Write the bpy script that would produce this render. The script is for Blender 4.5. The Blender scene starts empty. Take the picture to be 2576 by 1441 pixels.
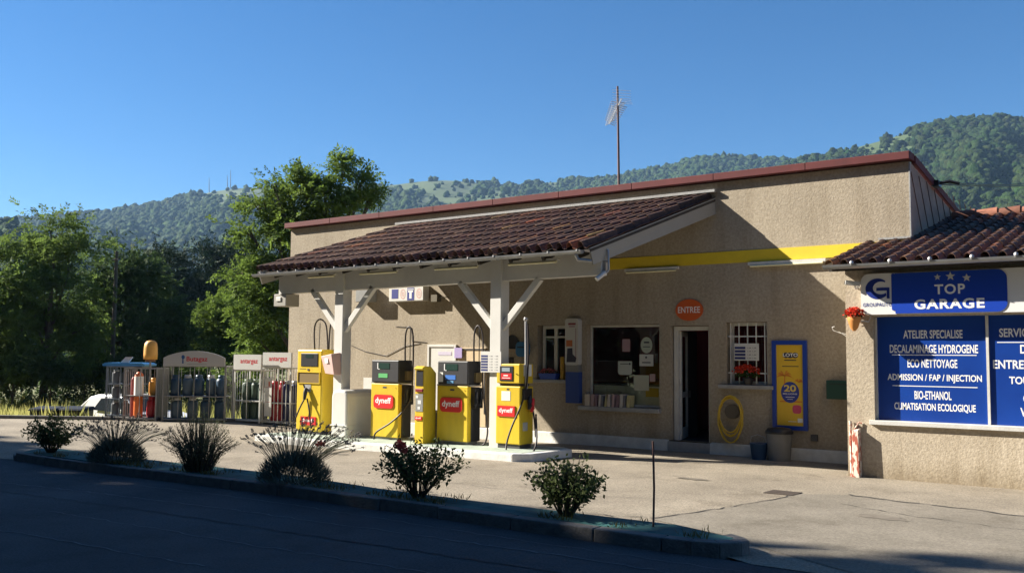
import bpy, bmesh, math, random
import numpy as np
from mathutils import Vector, Matrix
R = math.radians
SC = bpy.context.scene
COL = SC.collection

# ------------------------------------------------------------------ camera
F_PX, CXP, CYP, EYE = 2400.0, 1288.0, 720.5, 1.8
YAW, PITCH, ROLL = R(37.0235), R(4.0922), R(0.4479)
fw = Vector((-math.sin(YAW)*math.cos(PITCH), math.cos(YAW)*math.cos(PITCH), math.sin(PITCH)))
rt0 = Vector((math.cos(YAW), math.sin(YAW), 0)); up0 = rt0.cross(fw)
rt = rt0*math.cos(ROLL)+up0*math.sin(ROLL); up = up0*math.cos(ROLL)-rt0*math.sin(ROLL)
cam_d = bpy.data.cameras.new("camera"); cam = bpy.data.objects.new("camera", cam_d); COL.objects.link(cam)
m = Matrix((rt, up, -fw)).transposed().to_4x4(); m.translation = Vector((0, 0, EYE)); cam.matrix_world = m
cam_d.sensor_width = 36; cam_d.lens = 36*F_PX/2576; cam_d.clip_start = .1; cam_d.clip_end = 9000
SC.camera = cam
# ------------------------------------------------------------------ sky and sun
SUN = Vector((1.6, .62, -1.0)).normalized()
elev = math.asin(-SUN.z)
w = bpy.data.worlds.new("World"); SC.world = w; w.use_nodes = True
nt = w.node_tree; sky = nt.nodes.new("ShaderNodeTexSky"); sky.sky_type = 'NISHITA'; sky.sun_disc = False
sky.sun_elevation = elev; sky.sun_rotation = math.atan2(-SUN.x, -SUN.y)
sky.altitude = 600; sky.air_density = 1.0; sky.dust_density = .1; sky.ozone_density = 6
bg = nt.nodes["Background"]; bg.inputs[1].default_value = .05; hs = nt.nodes.new("ShaderNodeHueSaturation"); hs.inputs["Saturation"].default_value = 1.18; hs.inputs["Value"].default_value = .97; nt.links.new(sky.outputs[0], hs.inputs["Color"]); nt.links.new(hs.outputs[0], bg.inputs[0])
sl = bpy.data.lights.new("sun", 'SUN'); sl.energy = 5.0; sl.angle = R(.5); sl.color = (1, .93, .82)
so = bpy.data.objects.new("sun", sl); COL.objects.link(so); so.rotation_euler = SUN.to_track_quat('-Z', 'Y').to_euler(); so.location = (-30, -12, 30)
SC.view_settings.view_transform = 'Standard'; SC.view_settings.look = 'None'; SC.view_settings.gamma = 1
SC.view_settings.exposure = 1.5
SC.cycles.use_denoising = True; SC.cycles.max_bounces = 6; SC.cycles.transparent_max_bounces = 12
SC.cycles.sample_clamp_indirect = 4

def at(px, py, dist):                      # point on the line of sight of a pixel at a distance along the axis
    v = fw + rt*((px-CXP)/F_PX) + up*((CYP-py)/F_PX)
    return Vector((0, 0, EYE)) + v*dist
SL = .015
def gz(x): return float(np.interp(x, [-24, -20, -17.5, -15, -10], [.06, .05, -.05, -.07, 0]))   # the forecourt dips slightly by the tall pump
# ------------------------------------------------------------------ materials
MATS = {}
def mat(name, col, rough=.6, metal=0., var=0., vscale=6., bump=0., bscale=30., spec=.5, col2=None, detail=5, tint=False, stretch=None, coord='Object', bdist=.02):
    if name in MATS: return MATS[name]
    M = bpy.data.materials.new(name); M.use_nodes = True; n = M.node_tree.nodes; l = M.node_tree.links
    b = n["Principled BSDF"]; b.inputs["Base Color"].default_value = (*col, 1); b.inputs["Roughness"].default_value = rough
    b.inputs["Metallic"].default_value = metal; b.inputs["Specular IOR Level"].default_value = spec
    tc = n.new("ShaderNodeTexCoord"); src = tc.outputs[coord]
    if stretch:
        mp = n.new("ShaderNodeMapping"); mp.inputs["Scale"].default_value = stretch; l.new(src, mp.inputs[0]); src = mp.outputs[0]
    cout = None
    if var or col2:
        nz = n.new("ShaderNodeTexNoise"); nz.inputs["Scale"].default_value = vscale; nz.inputs["Detail"].default_value = detail; nz.inputs["Roughness"].default_value = .65
        l.new(src, nz.inputs["Vector"])
        rp = n.new("ShaderNodeValToRGB"); rp.color_ramp.elements[0].position = .3; rp.color_ramp.elements[1].position = .7
        c2 = col2 or tuple(min(1, c*(1+var)) for c in col); c1 = col if col2 else tuple(c*(1-var) for c in col)
        rp.color_ramp.elements[0].color = (*c1, 1); rp.color_ramp.elements[1].color = (*c2, 1)
        l.new(nz.outputs["Fac"], rp.inputs[0]); cout = rp.outputs[0]
    if tint:
        at_ = n.new("ShaderNodeAttribute"); at_.attribute_name = "tint"
        mx = n.new("ShaderNodeMix"); mx.data_type = 'RGBA'; mx.blend_type = 'MULTIPLY'; mx.inputs[0].default_value = 1
        if cout: l.new(cout, mx.inputs[6])
        else: mx.inputs[6].default_value = (*col, 1)
        l.new(at_.outputs["Color"], mx.inputs[7]); cout = mx.outputs[2]
    if cout: l.new(cout, b.inputs["Base Color"])
    if bump:
        nb = n.new("ShaderNodeTexNoise"); nb.inputs["Scale"].default_value = bscale; nb.inputs["Detail"].default_value = 4
        l.new(src, nb.inputs["Vector"]); bp = n.new("ShaderNodeBump"); bp.inputs["Strength"].default_value = bump; bp.inputs["Distance"].default_value = bdist
        l.new(nb.outputs["Fac"], bp.inputs["Height"]); l.new(bp.outputs[0], b.inputs["Normal"])
    MATS[name] = M; return M

def mixnode(n, l, fac, a, b_, blend='MIX'):
    mx = n.new("ShaderNodeMix"); mx.data_type = 'RGBA'; mx.blend_type = blend
    for k, v in ((0, fac), (6, a), (7, b_)):
        if hasattr(v, 'links') or hasattr(v, 'is_linked'): l.new(v, mx.inputs[k])
        elif k == 0: mx.inputs[0].default_value = v
        else: mx.inputs[k].default_value = (*v, 1)
    return mx.outputs[2]

def plaster_mat(name, mul):
    """rough-cast render: coarse lumps, pits and broad weathering"""
    M = bpy.data.materials.new(name); M.use_nodes = True; n = M.node_tree.nodes; l = M.node_tree.links
    b = n["Principled BSDF"]; b.inputs["Roughness"].default_value = .92; b.inputs["Specular IOR Level"].default_value = .2
    tc = n.new("ShaderNodeTexCoord")
    big = n.new("ShaderNodeTexNoise"); big.inputs["Scale"].default_value = .7; big.inputs["Detail"].default_value = 5; l.new(tc.outputs["Object"], big.inputs["Vector"])
    mid = n.new("ShaderNodeTexNoise"); mid.inputs["Scale"].default_value = 21; mid.inputs["Detail"].default_value = 6; mid.inputs["Roughness"].default_value = .7; l.new(tc.outputs["Object"], mid.inputs["Vector"])
    vor = n.new("ShaderNodeTexVoronoi"); vor.inputs["Scale"].default_value = 36; l.new(tc.outputs["Object"], vor.inputs["Vector"])
    mp = n.new("ShaderNodeMapping"); mp.inputs["Scale"].default_value = (2.2, 2.2, .25); l.new(tc.outputs["Object"], mp.inputs[0])
    stk = n.new("ShaderNodeTexNoise"); stk.inputs["Scale"].default_value = 1.6; stk.inputs["Detail"].default_value = 6; l.new(mp.outputs[0], stk.inputs["Vector"])
    r1 = n.new("ShaderNodeValToRGB"); r1.color_ramp.elements[0].position = .36; r1.color_ramp.elements[1].position = .62
    r1.color_ramp.elements[0].color = (.315*mul, .269*mul, .205*mul, 1); r1.color_ramp.elements[1].color = (.445*mul, .388*mul, .300*mul, 1); l.new(mid.outputs["Fac"], r1.inputs[0])
    r2 = n.new("ShaderNodeValToRGB"); r2.color_ramp.elements[0].position = .3; r2.color_ramp.elements[1].position = .7
    r2.color_ramp.elements[0].color = (.84, .83, .82, 1); r2.color_ramp.elements[1].color = (1.06, 1.05, 1.03, 1); l.new(big.outputs["Fac"], r2.inputs[0])
    r3 = n.new("ShaderNodeValToRGB"); r3.color_ramp.elements[0].position = .32; r3.color_ramp.elements[1].position = .5
    r3.color_ramp.elements[0].color = (.87, .855, .83, 1); r3.color_ramp.elements[1].color = (1, 1, 1, 1); l.new(stk.outputs["Fac"], r3.inputs[0])
    c = mixnode(n, l, 1.0, r1.outputs[0], r2.outputs[0], 'MULTIPLY'); c = mixnode(n, l, 1.0, c, r3.outputs[0], 'MULTIPLY')
    sp = n.new("ShaderNodeSeparateXYZ"); l.new(tc.outputs["Object"], sp.inputs[0]); ad = n.new("ShaderNodeMath"); ad.operation = 'MULTIPLY_ADD'; ad.inputs[1].default_value = .55; l.new(stk.outputs["Fac"], ad.inputs[0]); l.new(sp.outputs["Z"], ad.inputs[2])
    r4 = n.new("ShaderNodeValToRGB"); r4.color_ramp.elements[0].position = .3; r4.color_ramp.elements[1].position = .62; r4.color_ramp.elements[0].color = (.72, .69, .64, 1); r4.color_ramp.elements[1].color = (1, 1, 1, 1); l.new(ad.outputs[0], r4.inputs[0])
    c = mixnode(n, l, 1.0, c, r4.outputs[0], 'MULTIPLY'); l.new(c, b.inputs["Base Color"])
    add = n.new("ShaderNodeMath"); add.operation = 'MULTIPLY_ADD'; add.inputs[1].default_value = -.35; l.new(vor.outputs["Distance"], add.inputs[0]); l.new(mid.outputs["Fac"], add.inputs[2])
    bp = n.new("ShaderNodeBump"); bp.inputs["Strength"].default_value = .4; bp.inputs["Distance"].default_value = .014; l.new(add.outputs[0], bp.inputs["Height"]); l.new(bp.outputs[0], b.inputs["Normal"])
    return M
M_PLASTER = plaster_mat("roughcast", 1.0); M_PLASTER2 = plaster_mat("roughcast_brightened", 1.22)  # garage: same render, its brighter exposure put into the colour

def glass_mat(name, tint=(.85, .9, .9), refl=.12):
    M = bpy.data.materials.new(name); M.use_nodes = True; n = M.node_tree.nodes; l = M.node_tree.links
    n.remove(n["Principled BSDF"]); out = n["Material Output"]
    t = n.new("ShaderNodeBsdfTransparent"); t.inputs[0].default_value = (*tint, 1)
    g = n.new("ShaderNodeBsdfGlossy"); g.inputs["Roughness"].default_value = .02
    fr = n.new("ShaderNodeFresnel"); fr.inputs[0].default_value = 1.5
    ma = n.new("ShaderNodeMath"); ma.operation = 'MULTIPLY'; ma.inputs[1].default_value = refl/.04*.5; l.new(fr.outputs[0], ma.inputs[0]); ma.use_clamp = True
    mx = n.new("ShaderNodeMixShader"); l.new(ma.outputs[0], mx.inputs[0]); l.new(t.outputs[0], mx.inputs[1]); l.new(g.outputs[0], mx.inputs[2])
    l.new(mx.outputs[0], out.inputs[0]); return M
M_GLASS = glass_mat("window_glass")

def leaf_mat(name, c1, c2, trans=.35, vscale=.8):
    M = bpy.data.materials.new(name); M.use_nodes = True; n = M.node_tree.nodes; l = M.node_tree.links
    b = n["Principled BSDF"]; b.inputs["Roughness"].default_value = .7; b.inputs["Specular IOR Level"].default_value = .12
    tc = n.new("ShaderNodeTexCoord"); nz = n.new("ShaderNodeTexNoise"); nz.inputs["Scale"].default_value = vscale; nz.inputs["Detail"].default_value = 8; nz.inputs["Roughness"].default_value = .75
    l.new(tc.outputs["Object"], nz.inputs["Vector"]); rp = n.new("ShaderNodeValToRGB"); rp.color_ramp.elements[0].position = .33; rp.color_ramp.elements[1].position = .67
    rp.color_ramp.elements[0].color = (*c1, 1); rp.color_ramp.elements[1].color = (*c2, 1); l.new(nz.outputs["Fac"], rp.inputs[0]); l.new(rp.outputs[0], b.inputs["Base Color"])
    tr = n.new("ShaderNodeBsdfTranslucent"); l.new(rp.outputs[0], tr.inputs[0]); mx = n.new("ShaderNodeMixShader"); mx.inputs[0].default_value = trans
    l.new(b.outputs[0], mx.inputs[1]); l.new(tr.outputs[0], mx.inputs[2]); l.new(mx.outputs[0], n["Material Output"].inputs[0]); return M

WHITE = mat("white_paint", (.62, .61, .57), .5, var=.05, vscale=3)
WHITE_OLD = mat("white_paint_weathered", (.58, .57, .53), .6, var=.12, vscale=5, bump=.1, bscale=40)
YELLOW = mat("pump_yellow", (.64, .45, .022), .42, var=.10, vscale=5, stretch=(1, 1, .35))
HEADM = mat("pump_head_black", (.022, .022, .025), .5, var=.15)
BLACK = mat("black_plastic", (.018, .018, .02), .42)
DKGREY = mat("dark_grey_metal", (.055, .055, .058), .5, var=.15, vscale=5)
GREY = mat("grey_paint", (.22, .22, .21), .6, var=.1)
RUBBER = mat("hose_rubber", (.025, .018, .018), .5)
RED = mat("red_enamel", (.62, .02, .02), .4)
ZINC = mat("zinc", (.32, .33, .34), .45, metal=.75, var=.15, vscale=4)
STEEL = mat("galvanised_steel", (.42, .42, .42), .45, metal=.5, var=.12, vscale=8)
BLUE = mat("blue_paint", (.02, .07, .36), .45, var=.1)
NAVY = mat("navy_print", (.02, .03, .14), .5)
TEXTW = mat("white_lettering", (.82, .82, .80), .5)
TEXTR = mat("red_lettering", (.55, .03, .04), .5)
PAPER = mat("paper", (.72, .71, .66), .8)
LCD = mat("lcd_screen", (.03, .05, .045), .15)
INK = mat("dark_ink", (.03, .03, .05), .6)

# ------------------------------------------------------------------ mesh helpers
class MB:
    def __init__(s): s.v = []; s.f = []; s.mi = []; s.tint = []; s.cur = 0; s.tc = (1, 1, 1); s.sm = []; s.smooth = False
    def add(s, vs, fs):
        b = len(s.v); s.v += [tuple(p) for p in vs]
        for f in fs: s.f.append([b+i for i in f]); s.mi.append(s.cur); s.tint.append(s.tc); s.sm.append(s.smooth)
        return s
    def box(s, x0, x1, y0, y1, z0, z1):
        return s.add([(x0, y0, z0), (x1, y0, z0), (x1, y1, z0), (x0, y1, z0), (x0, y0, z1), (x1, y0, z1), (x1, y1, z1), (x0, y1, z1)],
                     [(3, 2, 1, 0), (4, 5, 6, 7), (0, 1, 5, 4), (1, 2, 6, 5), (2, 3, 7, 6), (3, 0, 4, 7)])
    def xbox(s, M, sx, sy, sz):                # oriented box, centre at M
        pts = [M @ Vector((a*sx/2, b*sy/2, c*sz/2)) for a, b, c in ((-1,-1,-1),(1,-1,-1),(1,1,-1),(-1,1,-1),(-1,-1,1),(1,-1,1),(1,1,1),(-1,1,1))]
        return s.add(pts, [(3, 2, 1, 0), (4, 5, 6, 7), (0, 1, 5, 4), (1, 2, 6, 5), (2, 3, 7, 6), (3, 0, 4, 7)])
    def hexa(s, p): return s.add(p, [(3, 2, 1, 0), (4, 5, 6, 7), (0, 1, 5, 4), (1, 2, 6, 5), (2, 3, 7, 6), (3, 0, 4, 7)])
    def bar(s, a, b, wd, ht, upv=(0, 0, 1)):   # rectangular bar from a to b
        a = Vector(a); b = Vector(b); d = (b-a).normalized(); u = Vector(upv); sd = d.cross(u)
        if sd.length < 1e-4: sd = d.cross(Vector((0, 1, 0)))
        sd.normalize(); u = sd.cross(d)
        q = [a-sd*wd/2-u*ht/2, a+sd*wd/2-u*ht/2, a+sd*wd/2+u*ht/2, a-sd*wd/2+u*ht/2]; q2 = [p+(b-a) for p in q]
        return s.add(q+q2, [(3, 2, 1, 0), (4, 5, 6, 7), (0, 1, 5, 4), (1, 2, 6, 5), (2, 3, 7, 6), (3, 0, 4, 7)])
    def tube(s, pts, r, n=8, caps=True):
        pts = [Vector(p) for p in pts]; k = len(pts); rr = r if hasattr(r, '__len__') else [r]*k
        rings = []; prev = None
        for i, p in enumerate(pts):
            d = (pts[min(i+1, k-1)]-pts[max(i-1, 0)])
            d = d.normalized() if d.length > 1e-9 else Vector((0, 0, 1))
            if prev is None:
                a = d.cross(Vector((0, 0, 1)))
                if a.length < 1e-3: a = d.cross(Vector((1, 0, 0)))
                a.normalize()
            else:
                a = prev-d*prev.dot(d)
                a = a.normalized() if a.length > 1e-6 else prev
            prev = a; b = d.cross(a)
            rings.append([p+(a*math.cos(2*math.pi*j/n)+b*math.sin(2*math.pi*j/n))*rr[i] for j in range(n)])
        vs = [q for rg in rings for q in rg]; fs = []
        for i in range(k-1):
            for j in range(n): fs.append((i*n+j, i*n+(j+1) % n, (i+1)*n+(j+1) % n, (i+1)*n+j))
        sm = s.smooth; s.smooth = True; s.add(vs, fs); s.smooth = sm
        if caps: s.add(rings[0], [tuple(range(n))[::-1]]); s.add(rings[-1], [tuple(range(n))])
        return s
    def lathe(s, prof, c=(0, 0, 0), n=20):     # prof [(r,z)]
        vs = []; fs = []
        for r, z in prof:
            for j in range(n): a = 2*math.pi*j/n; vs.append((c[0]+r*math.cos(a), c[1]+r*math.sin(a), c[2]+z))
        for i in range(len(prof)-1):
            for j in range(n): fs.append((i*n+j, i*n+(j+1) % n, (i+1)*n+(j+1) % n, (i+1)*n+j))
        sm = s.smooth; s.smooth = True; s.add(vs, fs); s.smooth = sm
        s.add(vs[:n], [tuple(range(n))[::-1]]); s.add(vs[-n:], [tuple(range(n))]); return s
    def prism(s, poly, y0, y1):                # polygon in x,z (CCW seen from -y) extruded in y
        n = len(poly); vs = [(x, y0, z) for x, z in poly]+[(x, y1, z) for x, z in poly]
        fs = [tuple(range(n)), tuple(range(n, 2*n))[::-1]]+[((i+1) % n, i, n+i, n+(i+1) % n) for i in range(n)]
        return s.add(vs, fs)
    def slab(s, poly, z0, z1):                 # polygon in x,y extruded in z (z0,z1 may be functions)
        n = len(poly); fz = lambda z, x: z(x) if callable(z) else z
        vs = [(x, y, fz(z0, x)) for x, y in poly]+[(x, y, fz(z1, x)) for x, y in poly]
        return s.add(vs, [tuple(range(n))[::-1], tuple(range(n, 2*n))]+[(i, (i+1) % n, n+(i+1) % n, n+i) for i in range(n)])
    def build(s, name, mats, parent=None, local=False, bevel=0., seg=2):
        me = bpy.data.meshes.new(name); off = Vector((0, 0, 0))
        if parent is not None and not local: off = ABS.get(parent.name, Vector(parent.location))
        me.from_pydata([tuple(Vector(p)-off) for p in s.v], [], s.f)
        ml = mats if isinstance(mats, (list, tuple)) else [mats]
        for q in ml: me.materials.append(q)
        me.polygons.foreach_set("material_index", s.mi); me.polygons.foreach_set("use_smooth", s.sm)
        if any(t != (1, 1, 1) for t in s.tint):
            ca = me.color_attributes.new("tint", 'FLOAT_COLOR', 'CORNER'); k = 0
            arr = np.ones((len(me.loops), 4), np.float32)
            for p, t in zip(me.polygons, s.tint): arr[p.loop_start:p.loop_start+p.loop_total, :3] = t
            ca.data.foreach_set("color", arr.ravel())
        me.validate(); me.update()
        o = bpy.data.objects.new(name, me); COL.objects.link(o)
        if parent is not None: o.parent = parent
        ABS[o.name] = off
        if bevel:
            bv = o.modifiers.new("bevel", 'BEVEL'); bv.width = bevel; bv.segments = seg; bv.limit_method = 'ANGLE'; bv.angle_limit = R(40)
        return o
ABS = {}
def np_mesh(name, verts, quads, mats, parent=None, smooth=False, loc=None, tint=None):
    me = bpy.data.meshes.new(name); k = quads.shape[1]; n = len(quads)
    me.vertices.add(len(verts)); me.vertices.foreach_set("co", np.asarray(verts, np.float32).ravel())
    me.loops.add(n*k); me.loops.foreach_set("vertex_index", quads.astype(np.int32).ravel())
    me.polygons.add(n); me.polygons.foreach_set("loop_start", np.arange(0, n*k, k, dtype=np.int32)); me.polygons.foreach_set("loop_total", np.full(n, k, np.int32))
    if smooth: me.polygons.foreach_set("use_smooth", np.ones(n, bool))
    for q in (mats if isinstance(mats, (list, tuple)) else [mats]): me.materials.append(q)
    if tint is not None:
        ca = me.color_attributes.new("tint", 'FLOAT_COLOR', 'POINT'); a = np.ones((len(verts), 4), np.float32); a[:, :3] = tint; ca.data.foreach_set("color", a.ravel())
    me.update(calc_edges=True); me.validate()
    o = bpy.data.objects.new(name, me); COL.objects.link(o)
    if parent is not None: o.parent = parent
    if loc is not None: o.location = loc
    return o
def tag(o, label, cat=None, group=None, kind=None):
    o["label"] = label
    if cat: o["category"] = cat
    if group: o["group"] = group
    if kind: o["kind"] = kind
    return o
def thing(name, label, cat, loc=(0, 0, 0), rz=0, group=None):
    o = bpy.data.objects.new(name, None); COL.objects.link(o); o.location = loc; o.rotation_euler = (0, 0, rz); o.empty_display_size = .2
    ABS[o.name] = Vector(loc)
    return tag(o, label, cat, group)
def struct(o): o["kind"] = "structure"; return o
def dup(root, loc, rz, label, group=None):
    r = root.copy(); COL.objects.link(r); r.location = loc; r.rotation_euler = (0, 0, rz); r["label"] = label
    if group: r["group"] = group
    for ch in list(root.children):
        c = ch.copy(); COL.objects.link(c); c.parent = r
        for g in ch.children: d = g.copy(); COL.objects.link(d); d.parent = c
    return r
def text_geo(s, bold=0., space=1.):
    cu = bpy.data.curves.new("t", 'FONT'); cu.body = s; cu.size = 1; cu.offset = bold; cu.resolution_u = 4; cu.space_character = space; cu.align_x = 'LEFT'
    o = bpy.data.objects.new("t", cu); me = bpy.data.meshes.new_from_object(o)
    v = np.array([q.co[:2] for q in me.vertices]); f = [tuple(p.vertices) for p in me.polygons]
    bpy.data.objects.remove(o); bpy.data.meshes.remove(me); bpy.data.curves.remove(cu)
    return v, f
def put_text(mb, s, x0, x1, z0, z1, y, bold=.01, space=1., ax=None, slope=0.):
    """letters filling the box x0..x1, z0..z1 on the plane y (facing -y); a thin raised skin"""
    v, f = text_geo(s, bold, space); mn = v.min(0); mxx = v.max(0); q = (v-mn)/(mxx-mn)
    x = x0+q[:, 0]*(x1-x0); z = z0+q[:, 1]*(z1-z0)+slope*(x-x0)
    mb.add([(a, y, b) for a, b in zip(x, z)], f); return mb
def rrect(x0, x1, z0, z1, r, n=6, corners=(1, 1, 1, 1)):
    pts = []
    for (cx, cz, a0, on) in ((x0+r, z0+r, 180, corners[0]), (x1-r, z0+r, 270, corners[1]), (x1-r, z1-r, 0, corners[2]), (x0+r, z1-r, 90, corners[3])):
        if on:
            for k in range(n+1): a = R(a0+90*k/n); pts.append((cx+r*math.cos(a), cz+r*math.sin(a)))
        else: pts.append((x0 if a0 in (180, 90) else x1, z0 if a0 in (180, 270) else z1))
    return pts
def ellipse(cx, cz, rx, rz, n=24): return [(cx+rx*math.cos(2*math.pi*k/n), cz+rz*math.sin(2*math.pi*k/n)) for k in range(n)]
def wall_holes(mb, x0, x1, z0, z1, y, t, holes):
    """front wall facing -y with rectangular openings (hx0,hx1,hz0,hz1) and reveals"""
    xs = sorted({x0, x1, *[h[0] for h in holes], *[h[1] for h in holes]}); zs = sorted({z0, z1, *[h[2] for h in holes], *[h[3] for h in holes]})
    for i in range(len(xs)-1):
        for j in range(len(zs)-1):
            cx, cz = (xs[i]+xs[i+1])/2, (zs[j]+zs[j+1])/2
            if any(h[0] < cx < h[1] and h[2] < cz < h[3] for h in holes): continue
            mb.add([(xs[i], y, zs[j]), (xs[i+1], y, zs[j]), (xs[i+1], y, zs[j+1]), (xs[i], y, zs[j+1])], [(0, 1, 2, 3)])
            mb.add([(xs[i], y+t, zs[j]), (xs[i+1], y+t, zs[j]), (xs[i+1], y+t, zs[j+1]), (xs[i], y+t, zs[j+1])], [(3, 2, 1, 0)])
    for a, b, c, d in holes:
        mb.add([(a, y, c), (a, y+t, c), (a, y+t, d), (a, y, d)], [(0, 1, 2, 3)]); mb.add([(b, y, c), (b, y+t, c), (b, y+t, d), (b, y, d)], [(3, 2, 1, 0)])
        mb.add([(a, y, d), (b, y, d), (b, y+t, d), (a, y+t, d)], [(3, 2, 1, 0)]); mb.add([(a, y, c), (b, y, c), (b, y+t, c), (a, y+t, c)], [(0, 1, 2, 3)])
    return mb
# ------------------------------------------------------------------ terrain, roads
ED0 = np.array([-25.26, 11.88]); EDU = np.array([.839, .544]); EDN = np.array([-.544, .839])
def edge_d(x, y): return (x-ED0[0])*EDN[0]+(y-ED0[1])*EDN[1]
def ground_h(x, y):
    g = gz(x)-.05
    t = min(1, max(0, (edge_d(x, y)-.25)/1.6)); t = t*t*(3-2*t)
    return g*(1-t)+t*(-1.15)
def asphalt_mat(name, c1, c2, scale, speck, bump):
    M = bpy.data.materials.new(name); M.use_nodes = True; n = M.node_tree.nodes; l = M.node_tree.links
    b = n["Principled BSDF"]; b.inputs["Roughness"].default_value = .9; b.inputs["Specular IOR Level"].default_value = .25
    tc = n.new("ShaderNodeTexCoord"); o = tc.outputs["Object"]
    def nz(sc, det, rough=.6):
        q = n.new("ShaderNodeTexNoise"); q.inputs["Scale"].default_value = sc; q.inputs["Detail"].default_value = det; q.inputs["Roughness"].default_value = rough; l.new(o, q.inputs["Vector"]); return q.outputs["Fac"]
    def ramp(src, p0, p1, a, b_):
        r = n.new("ShaderNodeValToRGB"); r.color_ramp.elements[0].position = p0; r.color_ramp.elements[1].position = p1
        r.color_ramp.elements[0].color = (*a, 1); r.color_ramp.elements[1].color = (*b_, 1); l.new(src, r.inputs[0]); return r.outputs[0]
    base = ramp(nz(scale, 6), .3, .7, c1, c2)
    fine = ramp(nz(38, 4, .85), .35, .65, (1-speck,)*3, (1+speck,)*3)
    stain = ramp(nz(.9, 7, .7), .28, .46, (.66, .645, .62), (1, 1, 1))
    c = mixnode(n, l, 1., base, fine, 'MULTIPLY'); c = mixnode(n, l, 1., c, stain, 'MULTIPLY'); l.new(c, b.inputs["Base Color"])
    bp = n.new("ShaderNodeBump"); bp.inputs["Strength"].default_value = bump; bp.inputs["Distance"].default_value = .012; l.new(nz(70, 3, .8), bp.inputs["Height"]); l.new(bp.outputs[0], b.inputs["Normal"])
    return M
M_ROAD = asphalt_mat("road_asphalt", (.048, .048, .051), (.092, .090, .092), .7, .45, .5)
M_FORE = asphalt_mat("forecourt_asphalt", (.20, .172, .132), (.31, .268, .206), .8, .42, .5)
M_PATCH = asphalt_mat("patched_asphalt", (.175, .155, .122), (.25, .222, .178), 1.1, .3, .6)
M_GRASS = mat("meadow", (.10, .12, .03), .9, col2=(.19, .18, .06), vscale=.35, bump=.4, bscale=9)

gx = np.unique(np.concatenate([[-6000, -3000, -1500, -700, -350, -200, -130, -95, -75], np.arange(-64, 21, 1.5), [30, 60, 120, 300, 800, 2000, 6000]]))
gy = np.unique(np.concatenate([[-3000, -600, -150, -60, -25, -10, -4], np.arange(0, 45, 1.0), [50, 60, 80, 120, 200, 400, 900, 2000, 6000]]))
vs = [(x, y, ground_h(x, y)) for y in gy for x in gx]; nx = len(gx)
qd = np.array([[j*nx+i, j*nx+i+1, (j+1)*nx+i+1, (j+1)*nx+i] for j in range(len(gy)-1) for i in range(nx-1)])
struct(np_mesh("ground", np.array(vs), qd, M_GRASS, smooth=True))
def sheet(name, poly, dz, m, step=None):
    """a flat sheet cut along x so it follows the gentle fall of the site"""
    bm = bmesh.new(); bm.faces.new([bm.verts.new((x, y, 0)) for x, y in poly])
    for cx in (-10, -15, -17.5, -20, -24):
        bmesh.ops.bisect_plane(bm, geom=bm.verts[:]+bm.edges[:]+bm.faces[:], plane_co=(cx, 0, 0), plane_no=(1, 0, 0))
    for v in bm.verts: v.co.z = gz(v.co.x)+dz
    bmesh.ops.recalc_face_normals(bm, faces=bm.faces[:])
    me = bpy.data.meshes.new(name); bm.to_mesh(me); bm.free(); me.materials.append(m)
    if me.polygons and me.polygons[0].normal.z < 0: me.flip_normals()
    o = bpy.data.objects.new(name, me); COL.objects.link(o); return o
struct(sheet("road", [(-160, -6), (60, -6), (60, 8.35), (-3.2, 8.05), (-17, 8.05), (-31.2, 8.05), (-160, -60)], .0, M_ROAD))
struct(sheet("forecourt", [(-31.3, 7.98), (-16.9, 7.98), (-16.2, 8.4), (-4.2, 8.4), (-3.4, 8.0), (10, 8.3), (10, 20), (-4, 16.7), (-19.6, 16.7), (-19.6, 15.6), (-25.26, 11.95)], .006, M_FORE))
struct(sheet("asphalt_patch", [(-5.2, 9.45), (-4.9, 10.6), (-4.7, 11.6), (-4.62, 12.4), (-4.1, 12.75), (-3.3, 12.55), (-2.6, 12.5), (-1.6, 12.2), (-.4, 12.3), (10, 12.2), (10, 8.34), (-2.6, 8.2), (-3.3, 8.55), (-4.2, 9.1)], .011, M_PATCH))
crk = mat("crack_filler", (.035, .033, .03), .9)
def crack(name, pts, wd, z=.0155, m=crk, seed=0):
    rg = random.Random(seed); q = []
    for (a, b) in zip(pts[:-1], pts[1:]):
        n_ = max(2, int(math.dist(a, b)/.12))
        for k in range(n_): t = k/n_; q.append((a[0]+(b[0]-a[0])*t+rg.uniform(-.02, .02), a[1]+(b[1]-a[1])*t+rg.uniform(-.03, .03)))
    q.append(pts[-1]); mb = MB()
    for i in range(len(q)-1):
        d = Vector((q[i+1][0]-q[i][0], q[i+1][1]-q[i][1])).normalized(); w0 = wd*rg.uniform(.3, 1.)
        n_ = Vector((-d.y, d.x))*w0/2
        mb.add([(q[i][0]-n_.x, q[i][1]-n_.y, gz(q[i][0])+z), (q[i+1][0]-n_.x, q[i+1][1]-n_.y, gz(q[i+1][0])+z), (q[i+1][0]+n_.x, q[i+1][1]+n_.y, gz(q[i+1][0])+z), (q[i][0]+n_.x, q[i][1]+n_.y, gz(q[i][0])+z)], [(0, 1, 2, 3)])
    return struct(mb.build(name, m))
crack("pavement_crack", [(-5.2, 9.45), (-4.9, 10.6), (-4.7, 11.6), (-4.62, 12.4)], .035, seed=1)
crack("pavement_crack", [(-4.1, 12.75), (-3.3, 12.55), (-2.6, 12.5), (-1.6, 12.2)], .06, seed=2)
crack("pavement_crack", [(-5.3, 9.5), (-5.6, 9.35), (-6.6, 9.3)], .03, seed=3)
seam = mat("road_seam", (.15, .15, .155), .9)
crack("road_seam", [(-14, 6.55), (-12.18, 6.74), (-9.8, 6.9), (-7.34, 7.1), (-5, 7.25), (-2.5, 7.3)], .03, .005, seam, 4)
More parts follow.
